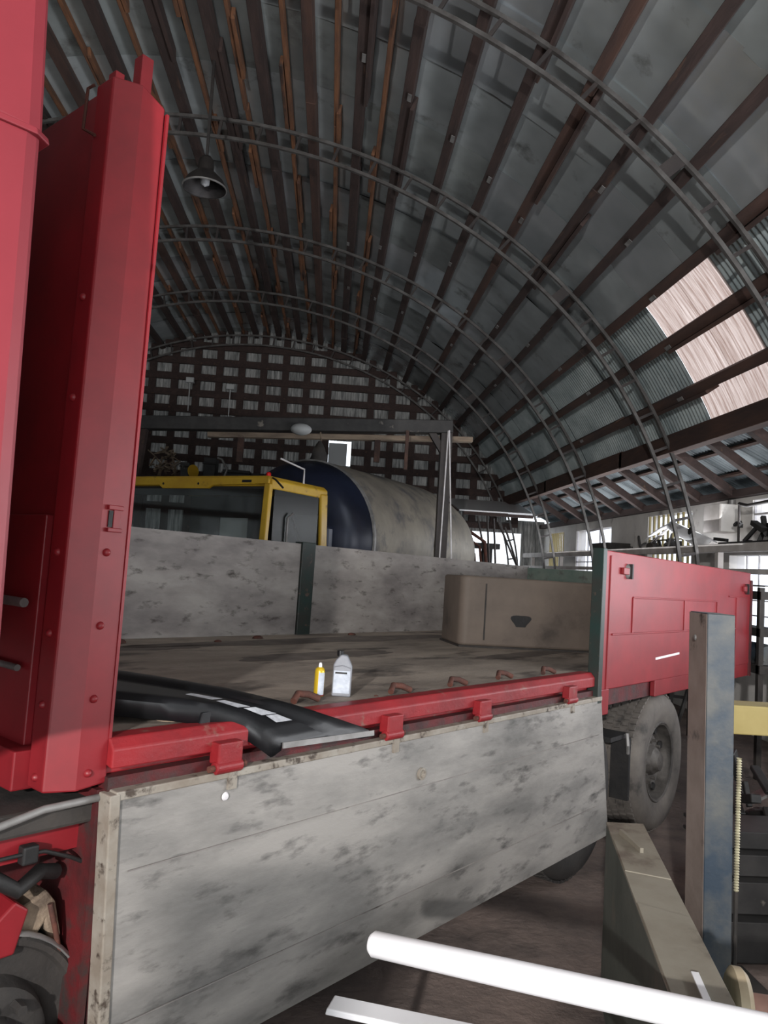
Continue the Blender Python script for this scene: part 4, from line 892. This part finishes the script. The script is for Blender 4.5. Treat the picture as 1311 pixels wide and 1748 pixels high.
# black steel channels stacked right of the column
for i, (y0, z0, z1, yy) in enumerate(((0, .0, .20, 3.75), (0, .20, .36, 3.83), (0, .36, .47, 3.90), (0, .47, .56, 3.98))):
    x0 = 2.02+.02*i; m = MB()
    m.prism([(yy, z0+.004), (yy, z1), (yy+.30, z1), (yy+.30, z1-.02), (yy+.02, z1-.02), (yy+.02, z0+.024), (yy+.30, z0+.024), (yy+.30, z0+.004)], lambda y, z: Vector((x0, y, z)), lambda y, z: Vector((x0+1.6, y-.03, z)))
    o = m.build('steel_channel', 'channel', bevel=.004); tag(o, ['dark steel channel right of the column, lowest of the stack', 'dark steel channel right of the column, second from the bottom of the stack', 'dark steel channel right of the column, third from the bottom of the stack', 'dark steel channel right of the column, topmost of the stack'][i], 'steel channel', 'stacked steel channels')
junk('axle_heap', 'black heap of axle and engine parts under the yellow lift arm', 'car part', 4.35, 5.0, 0, .85, 11, 'black', 2.85, 30, .3)
junk('scrap_machine', 'dark machine base on the floor beyond the stacked channels', 'machine', 4.6, 5.6, 0, .9, 12, 'dirty_black', 3.85, 20, .35)
for i, (a, b, lab) in enumerate((((3.05, 5.3, .35), (4.3, 5.25, 1.0), 'grey flat steel bar leaning across the black heap, upper one'), ((2.7, 4.18, .60), (3.5, 4.16, .66), 'grey flat steel bar leaning across the black heap, lower one'))):
    o = MB().bar(a, b, .12, .02).build('flat_bar', 'grey_metal'); tag(o, lab, 'steel bar')

# unseen cabinet added behind the viewpoint to throw a shadow on the side board
tc_ = empty('shadow_blocker_cabinet', (-.85, -.75, 0), 'unseen cabinet-shaped blocker added behind the viewpoint to cast a shadow', 'cabinet')
MB().box((-.13, -.18, .05), (.125, .15, 1.87)).build('blocker_body', 'grey_metal', tc_, bevel=.02)
MB().box((-.11, -.20, .08), (.11, -.18, 1.83)).build('blocker_door', 'grey_metal', tc_)
MB().box((-.12, -.16, 0), (.11, .13, .05)).build('blocker_plinth', 'black', tc_)

# ================================================================== WHITE PIPES IN FRONT
a, b = atZ(632, 1610, .78), atZ(1165, 1728, .815)
dp = (b-a).normalized(); rp_ = .036
ctr = a
wp_ = empty('white_pipe', a, 'thick bright white plastic pipe in front, resting across the box beam', 'pipe')
n_ = 3.0; MB().tube([(0, 0, 0), dp*.012, dp*.4, dp*n_], [.024, .034, .036, .040], 28).build('pipe_body', 'white', wp_, smooth=50)
MB().tube([-dp*.002, dp*.003], .018, 20).build('pipe_bore', 'white_dirty', wp_)
c1, c2 = atZ(562, 1709, .50), atZ(840, 1768, .50)
d2 = (c2-c1).normalized()
rl = empty('white_rail', c1, 'flat white plastic rail on short legs, below the thick white pipe', 'rail')
s2 = Vector((-d2.y, d2.x, 0))
m = MB(); m.hexa([Vector((0, 0, 0))-s2*.04+Vector((0, 0, -.02)), d2*2.0-s2*.05+Vector((0, 0, -.02)), d2*2.0+s2*.05+Vector((0, 0, -.02)), s2*.04+Vector((0, 0, -.02)), -s2*.04+d2*.005, d2*2.0-s2*.05, d2*2.0+s2*.05, s2*.04+d2*.005]); m.build('rail_body', 'white', rl, bevel=.004)
for t in (.15, 1.2): MB().bar(d2*t+Vector((0, 0, -.02)), d2*t+Vector((0, 0, -.50)), .025, .025).build('rail_leg', 'white_dirty', rl)
